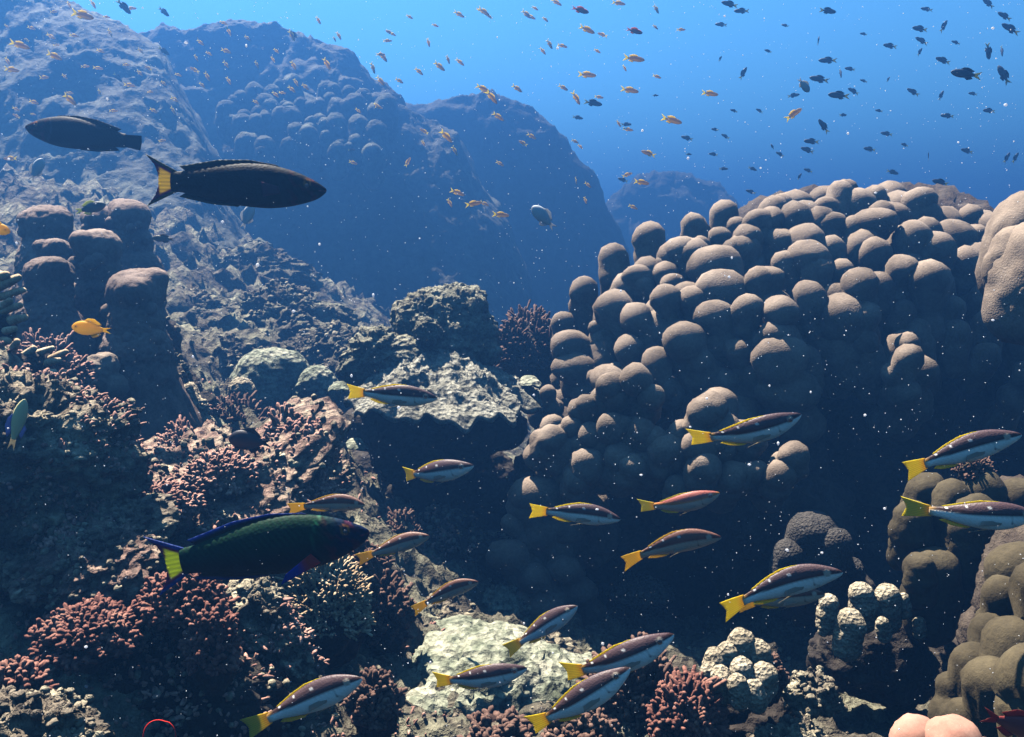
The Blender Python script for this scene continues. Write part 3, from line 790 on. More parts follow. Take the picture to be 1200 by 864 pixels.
# lobed patch high on the far reef
fl = thing('lobe_coral', 'hazy far coral patch of pale-rimmed round lobes high on the back reef', 'coral', P(360, 170, 7.2))
fo = np.array(fl.location)
V, F = union([(*(P(x, y, 7.55) - fo), r) for x, y, r in ((300,165,.36),(350,160,.42),(400,165,.38),(440,170,.24))], 5, 14)
mesh('base', V + np.array([0, .1, 0]), F, M_far, fl)
for i in range(95):
    px, py = rr.uniform(262, 462), rr.uniform(96, 185)
    if (px - 360) ** 2 / 105 ** 2 + (py - 150) ** 2 / 52 ** 2 > 1: continue
    wd = rr.uniform(14, 27)
    hw = wd / 2 / FPX * 7.1
    V, F = lobe_mesh(hw, hw * 2.2, (0, -.2, 1), i * 1.7, 3)
    mesh('lobe', V + P(px, py + 6, 7.25 - (py - 96) * .005) - fo, F, M_far, fl)

# ---------------------------------------------------------------- loose growth and rubble covering near rock
src = []
for o in list(C.objects):
    if o.type == 'MESH' and o.name.split('.')[0] in ('rock', 'coral_rock') and 'face' not in o.get('label', '') and 'slab' not in o.get('label', ''):
        n_ = len(o.data.vertices)
        co_ = np.empty(n_ * 3, np.float32); o.data.vertices.foreach_get('co', co_)
        no_ = np.empty(n_ * 3, np.float32); o.data.vertices.foreach_get('normal', no_)
        src.append((co_.reshape(-1, 3) + np.array(o.location), no_.reshape(-1, 3)))
near = (GV[:, 1] < 4.2) & (np.abs(GV[:, 0]) < 2.4)
no_ = np.empty(len(g.data.vertices) * 3, np.float32); g.data.vertices.foreach_get('normal', no_)
src.append((GV[near][::2], no_.reshape(-1, 3)[near][::2]))
Pp = np.concatenate([s[0] for s in src]); Nn = np.concatenate([s[1] for s in src])
keep = (Nn[:, 2] > -.1) & (Pp[:, 1] < 4.5)
Pp, Nn = Pp[keep], Nn[keep]
dens = fbm(Pp * 5 + 3, 3)
def scatter(n, name, mat, rmin, rmax, sel, tall=1.0, sub=2):
    cand = np.nonzero(sel)[0]
    pick = rr.choice(cand, n)
    iv, jf = ico(sub)
    Vs, Fs = [], []
    for k, i in enumerate(pick):
        s = rr.uniform(rmin, rmax) ** 1.0 * (0.7 + .35 * Pp[i, 1])
        sc = np.array([rr.uniform(.7, 1.2), rr.uniform(.7, 1.2), rr.uniform(.7, 1.2)]) * s
        loc = iv * sc
        loc = loc * (1 + .35 * noise3(iv * 1.9 + k * 1.3))[:, None]
        M_ = frame(Nn[i] + rr.normal(0, .35, 3), (0, 1, .3))
        loc[:, 2] *= tall
        Vs.append(loc @ M_.T + Pp[i] + Nn[i] * s * .3 * tall); Fs.append(jf + k * len(iv))
    o = mesh(name, np.concatenate(Vs), np.concatenate(Fs), mat)
    o['kind'] = 'stuff'
    return tag(o, {'coral_rubble': 'loose rubble and shell grit strewn over the reef rock', 'algae_turf': 'reddish nubbly turf growing over the lit reef rock', 'pale_crust': 'pale crusty growth dotted over the reef rock'}[name], 'ground cover')
scatter(9000, 'coral_rubble', M_rock, .002, .006, dens > -.25)
scatter(11000, 'algae_turf', M_pink, .0012, .003, (dens > .02) & (Pp[:, 0] < -.1) & (Pp[:, 1] < 2.7), 2.4)
scatter(3500, 'pale_crust', M_rock, .002, .0055, dens < .05)

# ---------------------------------------------------------------- fish
def fish_body(xs, top, bot, colfn, nx=90, nr=36, fat=.5, power=1.0):
    ux = .5 - .5 * np.cos(np.linspace(0, math.pi, nx))
    X = xs[0] + (xs[-1] - xs[0]) * ux
    def sm(arr):
        y = np.interp(X, xs, arr)
        for _ in range(6): y[1:-1] = (y[:-2] + 2 * y[1:-1] + y[2:]) / 4
        return y
    T, B = sm(top), sm(bot)
    a = np.linspace(0, 2 * math.pi, nr, endpoint=False)
    V = []
    for i in range(nx):
        c, h = (T[i] + B[i]) / 2, (T[i] - B[i]) / 2
        cy, sz = np.cos(a), np.sin(a)
        V.append(np.c_[np.full(nr, X[i]), cy * np.abs(cy) ** .15 * h * fat * 1.05, c + sz * h])
    V = np.concatenate(V + [[[X[0] - .004, 0, (T[0] + B[0]) / 2], [X[-1] + .004, 0, (T[-1] + B[-1]) / 2]]])
    F = []
    for i in range(nx - 1):
        for j in range(nr):
            k = (j + 1) % nr
            F.append((i * nr + j, i * nr + k, (i + 1) * nr + k)); F.append((i * nr + j, (i + 1) * nr + k, (i + 1) * nr + j))
    n = nx * nr
    for j in range(nr):
        k = (j + 1) % nr
        F.append((n, k, j)); F.append((n + 1, (nx - 1) * nr + j, (nx - 1) * nr + k))
    return V, np.array(F), colfn(V[:, 0], V[:, 1], V[:, 2])
def fin_mesh(poly_a, poly_b, colfn, n=14, m=10, th=.004, yoff=0.0, fan=0.0):
    """fin between a root edge poly_a and an outer edge poly_b (lists of (x, z)), with ray corrugation and thickness"""
    pa, pb = np.array(poly_a, float), np.array(poly_b, float)
    def res(p, n):
        s = np.r_[0, np.cumsum(np.linalg.norm(np.diff(p, axis=0), axis=1))]
        q = np.linspace(0, s[-1], n)
        return np.c_[np.interp(q, s, p[:, 0]), np.interp(q, s, p[:, 1])]
    A_, B_ = res(pa, n), res(pb, n)
    top, bot = [], []
    for j in range(m):
        t_ = j / (m - 1)
        xz = A_ * (1 - t_) + B_ * t_
        y = .35 * th * np.sin(np.arange(n) * 2.6) * t_ + yoff + fan * t_
        hw = th * (1 - .8 * t_) / 2
        top.append(np.c_[xz[:, 0], y + hw, xz[:, 1]]); bot.append(np.c_[xz[:, 0], y - hw, xz[:, 1]])
    V = np.concatenate(top + bot)
    N0 = n * m
    F = []
    for j in range(m - 1):
        for i in range(n - 1):
            a, b_, c_, d_ = j * n + i, j * n + i + 1, (j + 1) * n + i + 1, (j + 1) * n + i
            F += [(a, b_, c_, d_), (a + N0, d_ + N0, c_ + N0, b_ + N0)]
    for j in range(m - 1):
        for i in (0, n - 1):
            a, d_ = j * n + i, (j + 1) * n + i
            F.append((a, d_, d_ + N0, a + N0) if i == 0 else (a, a + N0, d_ + N0, d_))
    for i in range(n - 1):
        for j in (0, m - 1):
            a, b_ = j * n + i, j * n + i + 1
            F.append((a, a + N0, b_ + N0, b_) if j == 0 else (a, b_, b_ + N0, a + N0))
    tt = np.tile(np.repeat(np.linspace(0, 1, m), n), 2)
    return V, np.array(F), colfn(V[:, 0], tt, V[:, 2])
def mixc(a, b_, k): return np.array(a)[None] * (1 - k)[:, None] + np.array(b_)[None] * k[:, None]
def sstep(x, a, b_): 
    t_ = np.clip((x - a) / (b_ - a), 0, 1); return t_ * t_ * (3 - 2 * t_)
def const(c): return lambda x, t_, z: np.tile(np.array(c, float), (len(x), 1))

def snapper_parts(back=(.085, .048, .050), band=(.040, .014, .008), belly=(1.2, 1.2, 1.15), tail=(1.0, .80, .03), spots=3, pinkish=0):
    xs = [-.30, -.22, -.12, 0, .1, .2, .3, .38, .44, .48, .5]
    top = [.036, .046, .076, .106, .122, .122, .104, .076, .050, .028, .008]
    bot = [-.036, -.044, -.072, -.100, -.114, -.114, -.098, -.072, -.050, -.030, -.010]
    def colf(x, y, z):
        line = .016 - .02 * (x - .1)
        c = mixc(belly, band, sstep(z, line - .012, line - .002))
        c = c * (1 - sstep(z, line + .018, line + .03))[:, None] + np.array(back)[None] * sstep(z, line + .018, line + .03)[:, None]
        grain = 1 + .18 * np.sin(x * 160) * np.sin(z * 190)
        c = c * grain[:, None]
        c = c * (1 - sstep(-z, .10, .125) * .35)[:, None]
        ky = sstep(-x, .24, .33)
        c = c * (1 - ky)[:, None] + np.array([.60, .33, .05])[None] * ky[:, None]
        low = sstep(-z, .085, .11) * sstep(-x, -.15, .15)
        c = c * (1 - low * .7)[:, None] + np.array([.65, .42, .08])[None] * (low * .7)[:, None]
        for sx, sz, sr in [(.10, .083, .012), (-.06, .072, .011), (-.19, .045, .009)][:spots]:
            k = 1 - sstep(np.hypot(x - sx, z - sz), sr * .6, sr)
            c = c * (1 - k)[:, None] + k[:, None] * .95
        k = 1 - sstep(np.hypot(x - .27, z + .045), .007, .014)
        c = c * (1 - k * .8)[:, None]
        ring = 1 - sstep(np.hypot(x - .385, z - .022), .024, .032)
        c = c * (1 - ring)[:, None] + np.array([.5, .42, .34])[None] * ring[:, None]
        hd = (1 - sstep(np.abs(np.hypot(x - .34, (z - .0) * .9) - .075), .003, .008)) * (x < .32)
        return c * (1 - hd * .35)[:, None]
    yel = lambda x, t_, z: mixc((.95, .62, .02), tail, sstep(t_, .05, .4)) * (1 + .25 * np.sin(z * 420))[:, None]
    fs = {}
    fs['body'] = (fish_body(xs, top, bot, colf), M_scale)
    fs['tail_fin'] = (fin_mesh([(-.285, -.045), (-.30, 0), (-.285, .045)], [(-.478, -.082), (-.462, -.04), (-.448, 0), (-.462, .045), (-.485, .088)], yel, 23, 10, .008), M_fin)
    fs['dorsal_fin'] = (fin_mesh([(-.20, .046), (-.05, .092), (.10, .118), (.20, .118)], [(-.22, .056), (-.09, .098), (.04, .127), (.16, .125)], yel, 22, 6, .008), M_fin)
    fs['anal_fin'] = (fin_mesh([(-.20, -.050), (-.12, -.072), (-.02, -.10)], [(-.235, -.065), (-.16, -.098), (-.05, -.113)], yel, 14, 6, .008), M_fin)
    fs['pelvic_fin'] = (fin_mesh([(.10, -.112), (.16, -.112)], [(-.03, -.150), (.0, -.140)], const((.6, .5, .3)), 8, 6, .006, 0.02), M_fin)
    fs['pectoral_fin'] = (fin_mesh([(.18, -.06), (.20, -.02)], [(.02, -.075), (.04, -.03)], const((.8, .75, .65)), 8, 6, .004, -.054, -.008), M_fin)
    return fs
def eye_mesh(x, z, y, r):
    V, F = ico(3)
    V1 = V * (r, r * .45, r) + (x, y, z)
    V2 = V * (r, r * .45, r) + (x, -y, z)
    return V1, F, V2
def make_proto(name, fs, eye):
    meshes = []
    for k, ((V, F, c), mat) in fs.items():
        meshes.append((k, V, F, c, mat))
    return dict(name=name, parts=meshes, eye=eye)
def bend_mesh(V, amt):
    V = V.copy(); V[:, 1] += amt * (V[:, 0] - .2) ** 2
    return V
_cache = {}
def put_fish(proto, label, cat, head, tail_, d, group=None, yaw=0.0, roll=0.0, name=None, thick=1.0, small=False, bend=0.0):
    """head and tail are photo pixels, d the distance of the fish"""
    a, b_ = P(head[0], head[1], d - yaw), P(tail_[0], tail_[1], d + yaw)
    L = np.linalg.norm(a - b_)
    X = (a - b_) / L
    up = np.array([0, 0, 1.0])
    Y = np.cross(up, X); Y /= np.linalg.norm(Y)
    Z = np.cross(X, Y)
    root = bpy.data.objects.new(name or proto['name'], None)
    C.objects.link(root)
    M_ = Matrix([[*map(float, (X[i], Y[i], Z[i])), 0] for i in range(3)] + [[0, 0, 0, 1]])
    root.matrix_world = Matrix.Translation([float(v) for v in (a + b_) / 2]) @ M_ @ Matrix.Rotation(roll, 4, 'X') @ Matrix.Diagonal((float(L), float(L), float(L * thick), 1))
    root.empty_display_size = .3
    tag(root, label, cat, group)
    for k, V, F, c, mat in proto['parts']:
        key = (id(proto), k, bend)
        if key in _cache:
            o = bpy.data.objects.new(k, _cache[key]); C.objects.link(o); o.parent = root
        else:
            o = mesh(k, bend_mesh(V, bend) if bend else V, F, mat, root, c); _cache[key] = o.data
    if proto['eye'] and not small:
        x, z, y, r = proto['eye']
        for s in (1, -1):
            key = (id(proto), 'eye', s)
            if key in _cache:
                o = bpy.data.objects.new('eye', _cache[key]); C.objects.link(o); o.parent = root
            else:
                V, F = ico(3)
                o = mesh('eye', V * (r, r * .5, r) + (x, s * y, z), F, M_eye, root); _cache[key] = o.data
    return root
EYE = (.385, .022, .034, .020)
snap_dark = make_proto('striped_fish', snapper_parts(), EYE)
snap_brown = make_proto('striped_fish', snapper_parts((.17, .075, .05), (.10, .030, .012), (.60, .50, .40), (.78, .55, .05)), EYE)
snap_pink = make_proto('striped_fish', snapper_parts((.42, .13, .10), (.62, .22, .06), (.68, .55, .45), (.75, .66, .05), 0), EYE)
GS = 'striped yellow-tailed fish schooling above the reef'
for pr, h_, t_, d, yw, lab in [
 (snap_dark, (512,467), (405,459), 1.50, .01, 'striped fish with yellow tail crossing in front of the plate coral'),
 (snap_dark, (553,547), (463,561), 1.62, .04, 'striped fish with a thin edge-on tail in the shadow below the plate coral'),
 (snap_brown, (429,590), (345,588), 1.42, .01, 'brownish striped fish half hidden behind the big wrasse back'),
 (snap_brown, (504,627), (424,650), 1.55, .01, 'tan striped fish just ahead of the big wrasse head'),
 (snap_brown, (561,680), (486,706), 1.55, .01, 'small brown-backed striped fish in the gully above the pale slab'),
 (snap_dark, (677,710), (596,760), 1.55, .02, 'steeply climbing striped fish between the pale slab and lobed mound'),
 (snap_dark, (617,785), (503,806), 1.30, .01, 'striped fish hanging over the sunlit pale slab'),
 (snap_dark, (425,794), (293,848), 1.15, .01, 'striped fish over the black shade at the bottom left of the slab'),
 (snap_dark, (738,785), (616,862), 1.12, .01, 'lowest and nearest of the two overlapping striped fish over the brown bush'),
 (snap_dark, (790,747), (655,806), 1.18, .01, 'rear one of the two overlapping striped fish over the brown bush'),
 (snap_dark, (727,608), (620,594), 1.42, .01, 'striped fish with orange tail at the lower left foot of the lobed mound'),
 (snap_dark, (941,489), (811,528), 1.28, .01, 'striped fish in front of the mound just under the fluted shelves'),
 (snap_pink, (844,580), (748,603), 1.45, .01, 'pink and orange fish with a yellow-green tail'),
 (snap_brown, (844,627), (726,646), 1.32, .01, 'brown-backed striped fish just below the pink and orange fish'),
 (snap_dark, (985,668), (838,702), 1.15, .01, 'upper striped fish of the close pair at lower right'),
 (snap_brown, (966,696), (862,706), 1.24, .01, 'half hidden striped fish under its companion at lower right'),
 (snap_dark, (1195,509), (1051,549), 1.16, .01, 'striped fish climbing above the olive lobed coral at the right'),
 (snap_dark, (1219,606), (1067,604), 1.08, .01, 'striped fish cut off by the right edge in front of the olive coral')]:
    put_fish(pr, lab, 'fish', h_, t_, d, GS, yw, bend=random.choice((-.6, -.3, 0.0, .35, .7)), roll=random.uniform(-.16, .16))

# wrasses
def wrasse_parts(body=(.002, .005, .006), green=(.003, .028, .013), head=(.002, .010, .045), edge=(.02, .06, .30), yel=(.62, .72, .03), deep=1.0, lunate=True):
    xs = [-.36, -.30, -.20, -.08, .05, .18, .28, .36, .43, .47, .5]
    top = np.array([.056, .060, .082, .108, .126, .124, .104, .080, .048, .026, .004]) * deep
    bot = -np.array([.056, .060, .078, .102, .122, .126, .114, .094, .070, .048, .018]) * deep
    def colf(x, y, z):
        c = mixc(body, green, sstep(z, -.06, .05))
        k = sstep(x, .28, .42)
        c = c * (1 - k)[:, None] + np.array(head)[None] * k[:, None]
        mark = (np.sin(x * 55 + z * 60 + 1.5 * np.sin(z * 50)) > .55) * sstep(x, .28, .34) * (1 - sstep(x, .44, .48))
        c = c * (1 - mark * .6)[:, None] + np.array([.09, .01, .02])[None] * (mark * .5)[:, None]
        ring = sstep(np.hypot(x - .40, z - .030), .010, .014) * (1 - sstep(np.hypot(x - .40, z - .030), .018, .024))
        c = c * (1 - ring)[:, None] + np.array([.30, .12, .03])[None] * ring[:, None]
        gill = (1 - sstep(np.abs(np.hypot(x - .36, z * .8) - .105), .003, .008)) * (x < .33)
        c = c * (1 + 2.5 * gill)[:, None]
        mouth = (1 - sstep(np.abs(z + .010), .002, .006)) * sstep(x, .455, .47)
        c = c * (1 - mouth)[:, None] + np.array([.16, .03, .05])[None] * mouth[:, None]
        return c * (1 + .6 * np.sin(x * 210) * np.sin(z * 170))[:, None]
    def tcol(x, t_, z):
        u = np.abs(z) / (.05 + .09 * t_)
        c = mixc(yel, (.10, .01, .10), sstep(u + .45 * sstep(t_, .7, 1.0), .55, .72))
        c = c * (1 - sstep(u, .76, .9))[:, None] + np.array(edge)[None] * sstep(u, .76, .9)[:, None]
        return c * (1 + .25 * np.sin(z * 300))[:, None]
    fs = {}
    fs['body'] = (fish_body(xs, top, bot, colf, 90, 36, .45), M_wrasse)
    if lunate:
        fs['tail_fin'] = (fin_mesh([(-.33, -.056), (-.36, 0), (-.33, .056)], [(-.50, -.145), (-.455, -.085), (-.435, -.03), (-.435, .03), (-.455, .085), (-.51, .145)], tcol, 33, 14, .010), M_fin)
    else:
        fs['tail_fin'] = (fin_mesh([(-.34, -.050), (-.36, 0), (-.34, .050)], [(-.495, -.062), (-.50, 0), (-.495, .062)], const(body), 16, 8, .010), M_wrasse)
    fe = lambda x, t_, z: mixc(body, edge, sstep(t_, .45, .8))
    fs['dorsal_fin'] = (fin_mesh([(-.28, .060*deep), (-.08, .105*deep), (.08, .122*deep), (.25, .108*deep)], [(-.32, .088*deep), (-.10, .135*deep), (.07, .143*deep), (.22, .123*deep)], fe, 36, 6, .008), M_fin)
    fs['anal_fin'] = (fin_mesh([(-.28, -.060*deep), (-.12, -.090*deep), (.03, -.110*deep)], [(-.32, -.085*deep), (-.14, -.118*deep), (.01, -.125*deep)], fe, 26, 6, .008), M_fin)
    return fs
wr = wrasse_parts(deep=1.08)
pf = lambda x, t_, z: mixc((.65, .05, .04), (.01, .05, .75), sstep(t_, .25, .6))
wr['pectoral_fin'] = (fin_mesh([(.27, -.095), (.235, -.045)], [(.09, -.150), (.12, -.105)], pf, 14, 10, .008, -.055, -.05), M_fin)
w1 = make_proto('wrasse', wr, (.40, .018, .030, .013))
put_fish(w1, 'large dark green and blue wrasse with a yellow-centred tail low on the left', 'fish', (432, 622), (178, 664), .95, roll=0.0)
for o in []: pass
wr2 = wrasse_parts((.003, .004, .005), (.003, .004, .005), (.003, .004, .006), (.06, .07, .05), (.80, .62, .06), .97)
wr2['pectoral_fin'] = (fin_mesh([(.26, -.04), (.25, .0)], [(.17, -.06), (.16, .02)], const((.10, .02, .05)), 8, 6, .008, -.055, -.02), M_fin)
w2 = make_proto('wrasse', wr2, (.40, .012, .034, .012))
put_fish(w2, 'black wrasse with a yellow-centred crescent tail swimming high on the left', 'fish', (382, 222), (172, 211), 1.12)
w3 = make_proto('wrasse', wrasse_parts((.008, .009, .012), (.010, .011, .014), (.012, .012, .016), (.012, .014, .018), deep=1.05, lunate=False), (.41, .016, .028, .012))
put_fish(w3, 'plain dark wrasse swimming left in the haze at the upper left', 'fish', (30, 148), (166, 168), 1.75)

def simple_parts(bodyc, bellyc, tailc, deep=.16, fork=.10, split=0.0, finc=None, bm=None):
    xs = [-.28, -.18, -.05, .1, .25, .38, .46, .5]
    sh = np.array([.05 / .16, .08 / .16, .13 / .16, 1, .98, .75, .42, .08]) * deep
    cf = lambda x, y, z: mixc(bellyc, bodyc, sstep(z, split - .03, split + .03))
    fc = finc or tailc
    return {'body': (fish_body(xs, sh, -sh * .95, cf, 30, 16, .42), bm or M_scale),
            'tail_fin': (fin_mesh([(-.26, -.045), (-.28, 0), (-.26, .045)], [(-.52, -.06 - fork), (-.42, -.03), (-.38, 0), (-.42, .03), (-.52, .06 + fork)], const(tailc), 9, 5, .014), M_fin),
            'dorsal_fin': (fin_mesh([(-.18, .07), (.0, deep * .85), (.2, deep * .95)], [(-.27, .12), (-.06, deep + .07), (.1, deep + .06)], const(fc), 8, 4, .014), M_fin),
            'anal_fin': (fin_mesh([(-.18, -.07), (-.08, -deep * .68), (.02, -deep * .85)], [(-.26, -.12), (-.14, -deep - .02), (-.05, -deep - .04)], const(fc), 6, 4, .014), M_fin)}
E2 = (.36, .03, .045, .028)
damsel_orange = make_proto('damselfish', simple_parts((1.0, .62, .04), (1.1, .8, .06), (1.1, .75, .05), .19, .02, bm=M_fin), E2)
put_fish(damsel_orange, 'bright orange fish in front of the coral pillars', 'fish', (84, 383), (130, 388), 1.45)
put_fish(make_proto('surgeonfish', simple_parts((.02, .02, .028), (.02, .02, .03), (.02, .02, .03), .25, .04), E2), 'small oval black fish at the pink bush above the big wrasse', 'fish', (268, 514), (318, 520), 1.55)
pale = make_proto('pale_fish', simple_parts((.80, .74, .40), (.75, .70, .42), (.55, .5, .35), .13, .0, finc=(.12, .18, .4)), None)
put_fish(pale, 'pale yellow fish diving tail-down against the dark left rock', 'fish', (29, 468), (12, 528), 1.02)
put_fish(damsel_orange, 'dusky orange fish poking in from the left edge by the pillars', 'fish', (12, 272), (-24, 262), 1.4)
put_fish(make_proto('damselfish', simple_parts((.05, .06, .05), (.10, .12, .10), (.55, .6, .2), .17, .03), E2), 'small dark fish with a pale tail above the pillar heads', 'fish', (124, 240), (88, 248), 2.1)
put_fish(make_proto('squirrelfish', simple_parts((.22, .035, .03), (.28, .07, .05), (.2, .03, .02), .17, .06), E2), 'red fish slipping out at the bottom right corner', 'fish', (1230, 862), (1152, 838), .95)
put_fish(make_proto('surgeonfish', simple_parts((.10, .09, .06), (.14, .12, .09), (.12, .1, .06), .14, .0), None), 'small dull fish hovering over the hazy slope behind the pillars', 'fish', (178, 279), (205, 281), 2.3)
silver = make_proto('silver_fish', simple_parts((.45, .5, .55), (.6, .62, .62), (.6, .6, .6), .22, .05), E2)
put_fish(silver, 'translucent pale fish side-on in the deep blue beyond the plate coral', 'fish', (624, 242), (650, 268), 2.9)
put_fish(silver, 'ghostly pale fish below the black wrasse', 'fish', (296, 240), (284, 268), 3.1)
put_fish(silver, 'ghostly pale fish in the haze under the plain dark wrasse', 'fish', (50, 186), (36, 212), 3.0)
put_fish(silver, 'bright silvery fish with a white belly in the right-hand shoal', 'fish', (948, 108), (936, 92), 2.6)

# small fish: orange-tailed on the left and centre, dark on the right
anth = make_proto('anthias', simple_parts((.45, .32, .16), (1.1, .75, .22), (1.2, 1.0, .08), .13, .11, -.02, finc=(1.2, .9, .08), bm=M_fin), None)
pinkf = make_proto('anthias', simple_parts((.75, .16, .12), (.75, .28, .2), (.75, .3, .15), .15, .05), None)
chro = make_proto('chromis', simple_parts((.04, .055, .09), (.06, .08, .12), (.40, .42, .16), .145, .08, finc=(.03, .04, .06)), None)
GO, GD = 'small orange-tailed fish over the back reef', 'small dark fish in the open blue water'
orange = """97 18 30 -15;23 53 28 -18;64 66 22 -24;14 82 20 -8;37 33 12 -20;82 117 22 -40;133 130 12 0;148 76 10 0;152 100 16 -8;190 165 10 10;12 186 18 180;100 78 12 0;
230 68 10 -60;235 50 12 -40;245 63 10 -30;265 60 14 -20;265 76 12 -50;268 95 12 -60;243 90 14 -60;209 88 10 -20;205 117 12 -30;192 98 10 -40;344 77 14 -60;342 42 16 -60;383 75 18 -60;347 97 12 -60;
237 100 10 -40;115 80 14 -10;118 60 12 -20;60 43 14 -30;449 67 16 -50;437 80 16 -70;446 95 16 -50;468 95 12 -30;502 50 12 -75;515 78 18 -40;491 84 14 -40;525 70 12 -70;
538 17 16 -30;567 14 18 -35;617 17 16 -40;627 10 10 -30;639 23 10 -40;652 3 16 -30;725 4 18 -10;688 35 22 -25;706 41 14 160;644 52 14 -60;636 60 12 -50;659 54 14 -15;
743 69 28 -8;688 88 24 -5;738 106 24 -10;675 115 20 -60;787 141 28 -15;760 180 20 160;606 104 16 -35;576 114 22 -50;566 104 20 -25;584 137 18 -35;623 160 14 -30;523 160 22 -45;
478 190 14 60;555 239 22 10;587 252 22 -5;586 192 12 -30;675 212 10 -80;686 235 10 -70;832 110 22 -8;930 134 26 35;660 103 14 -30;414 191 12 -20;562 12 10 -30;536 226 20 -20;752 214 20 -10;735 205 14 20;
460 40 10 -30;480 20 10 -30;510 30 10 -20;700 60 10 -30;770 90 12 -20;420 130 10 -40;300 120 10 -30;165 60 10 -40;180 130 12 -30;40 120 14 -20;110 150 10 -10;140 160 10 -10;320 70 10 -60;290 45 10 -40"""
for _ in range(60):
    ex_, ey_ = (rr.uniform(5, 440), rr.uniform(5, 140)) if rr.random() < .5 else (rr.uniform(430, 800), rr.uniform(5, 250))
    orange += ';%d %d %d %d' % (ex_, ey_, rr.integers(8, 15), rr.choice((-60, -40, -25, -10, 0, 150)))
dark = """855 5 22 165;869 13 20 180;845 29 16 175;844 69 8 60;871 86 18 60;805 162 16 165;850 160 12 150;838 152 10 170;807 181 8 0;836 181 12 170;848 198 12 0;882 198 12 -20;880 225 14 160;970 13 22 -8;
959 48 12 80;970 71 24 180;960 93 26 170;983 112 28 175;1000 107 16 150;985 86 12 -80;996 81 14 170;930 112 16 10;965 148 22 125;988 135 10 0;951 166 20 175;946 176 18 160;947 200 12 160;937 207 10 60;
914 181 12 150;905 172 8 120;1019 175 16 170;1039 157 16 170;1043 54 18 170;1041 93 8 60;1046 202 16 -15;1070 108 18 150;1078 34 20 170;1080 48 18 150;1078 61 12 60;1086 11 16 170;1106 31 18 60;
1105 71 20 160;1103 112 14 65;1110 136 18 175;1102 214 22 165;1133 177 16 165;1174 60 14 -85;1158 60 22 -85;1184 34 26 150;1177 19 20 150;1158 4 18 140;1159 130 16 175;1180 185 16 60;1190 185 16 60;
1088 183 10 90;695 121 24 -10;734 146 14 0;768 112 8 0;412 176 10 0;138 91 16 -45;192 60 18 -35;145 8 26 -45;192 14 18 -40;344 40 14 -50;1132 87 40 172;1176 88 28 120;677 138 14 -10;730 211 14 160;
1012 95 10 160;1030 130 10 170;1060 170 10 160;900 60 10 160;890 130 10 150;1120 50 12 160;1140 110 12 170;1012 40 10 170;920 30 10 165;860 130 10 160"""
def school(txt, proto, group, cat, labs):
    for s in txt.replace('\n', '').split(';'):
        x, y, L, a = (float(v) for v in s.split())
        L *= 0.9
        dx, dy = math.cos(R(a)) * L / 2, -math.sin(R(a)) * L / 2
        real = .085 if L > 20 else .07
        d = min(max(real * FPX / L, 1.9), 5.0)
        pr = proto
        lab = labs(x, y, L)
        put_fish(pr, lab, cat, (x + dx, y + dy), (x - dx, y - dy), d, group, yaw=random.uniform(-.008, .008), small=True)
def lo(x, y, L):
    if x < 220: return 'small orange-tailed fish over the upper left reef slope'
    if x < 430: return 'small orange-tailed fish before the back reef crest and its lobed patch'
    if y < 130: return 'small orange-tailed fish in open blue water above the middle ridge'
    return 'small orange-tailed fish against the deep blue of the middle ridge'
def ld(x, y, L):
    if L > 40: return 'largest small dark fish with a yellowish tail at the upper right'
    if x < 780: return 'small dark fish mingling with the orange-tailed ones'
    if x < 1000: return 'small dark fish in open water above the left part of the mound'
    return 'small dark fish in open water above the right part of the mound'
school(orange, anth, GO, 'small fish', lo)
school(dark, chro, GD, 'small fish', ld)
put_fish(pinkf, 'salmon pink fish high over the middle ridge, left of its twin', 'small fish', (690, 15), (670, 9), 3.0, small=True)
put_fish(pinkf, 'salmon pink fish high in the blue, right of its twin', 'small fish', (753, 39), (734, 34), 3.0, small=True)
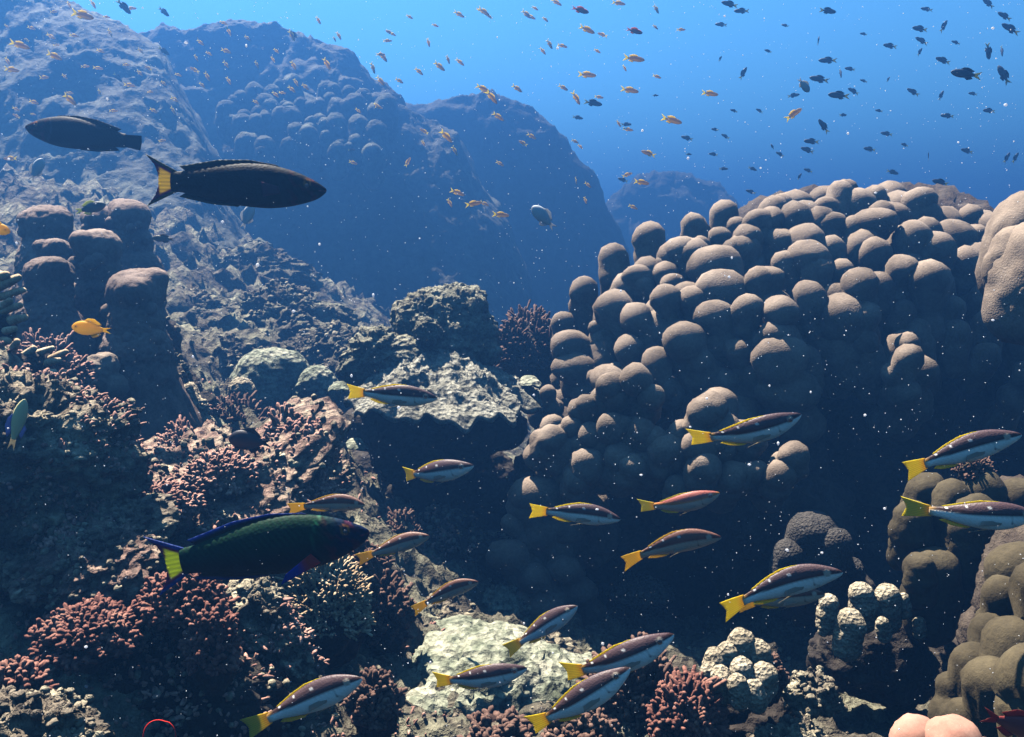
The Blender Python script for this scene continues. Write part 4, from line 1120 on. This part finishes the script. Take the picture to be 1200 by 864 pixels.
# red thread
pts = [P(x, y, .95) for x, y in [(185.5 + 17.5 * math.cos(R(a)) + (3 if a < 60 else 0), 866 - 22 * math.sin(R(a)) ** .8) for a in range(178, 0, -8)]]
V, F = tube(pts, [.0007] * len(pts), 6)
m, t, b = nodes('red_whip'); b.inputs['Base Color'].default_value = (.6, .03, .02, 1)
tag(mesh('whip_coral', V, F, m), 'thin red thread looping up at the bottom left edge', 'thread')

# ---------------------------------------------------------------- drifting particles
iv, jf = ico(1)
Vs, Fs = [], []
k = 0
def speck(p, r):
    global k
    Vs.append(iv * r * rr.uniform(.7, 1.3, 3) + p); Fs.append(jf + k * len(iv)); k += 1
for _ in range(8500):
    d = rr.uniform(.45, 3.2)
    if noise3(np.array([[d * 2, rr.random() * 9, 4.4]]))[0] > .25: continue
    speck(P(rr.uniform(-150, 1350), rr.uniform(-80, 930), d), (.00028 + .00045 * rr.random() ** 3) * (d ** .85))
for _ in range(70):
    d = rr.uniform(.6, 2.0)
    speck(P(rr.uniform(0, 1200), rr.uniform(0, 864), d), rr.uniform(.0011, .0020) * d)
o = mesh('drifting_particles', np.concatenate(Vs), np.concatenate(Fs), M_snow)
tag(o, 'pale specks of plankton and silt drifting through the water', 'particles', kind='stuff')

# ---------------------------------------------------------------- the water that fades the distance
zmin = float(GV[:, 2].min()) - 1.2
bx = (-150, 150); by = (-12, 150); bz = (min(zmin, -6.5), 2.9)
V = np.array([(x, y, z) for x in bx for y in by for z in bz])
F = np.array([(0, 1, 3, 2), (4, 6, 7, 5), (0, 4, 5, 1), (2, 3, 7, 6), (0, 2, 6, 4), (1, 5, 7, 3)])
m = bpy.data.materials.new('water_haze')
m.use_nodes = True
t = m.node_tree
t.nodes.remove(t.nodes['Principled BSDF'])
pv = t.nodes.new('ShaderNodeVolumePrincipled')
pv.inputs['Color'].default_value = (*HAZE_C, 1)
pv.inputs['Density'].default_value = HAZE_D
pv.inputs['Anisotropy'].default_value = 0.6
t.links.new(pv.outputs[0], t.nodes['Material Output'].inputs['Volume'])
hz = mesh('haze', V, F, m, smooth=False)
hz['kind'] = 'stuff'
hz['label'] = 'blue water haze fading the far reef'
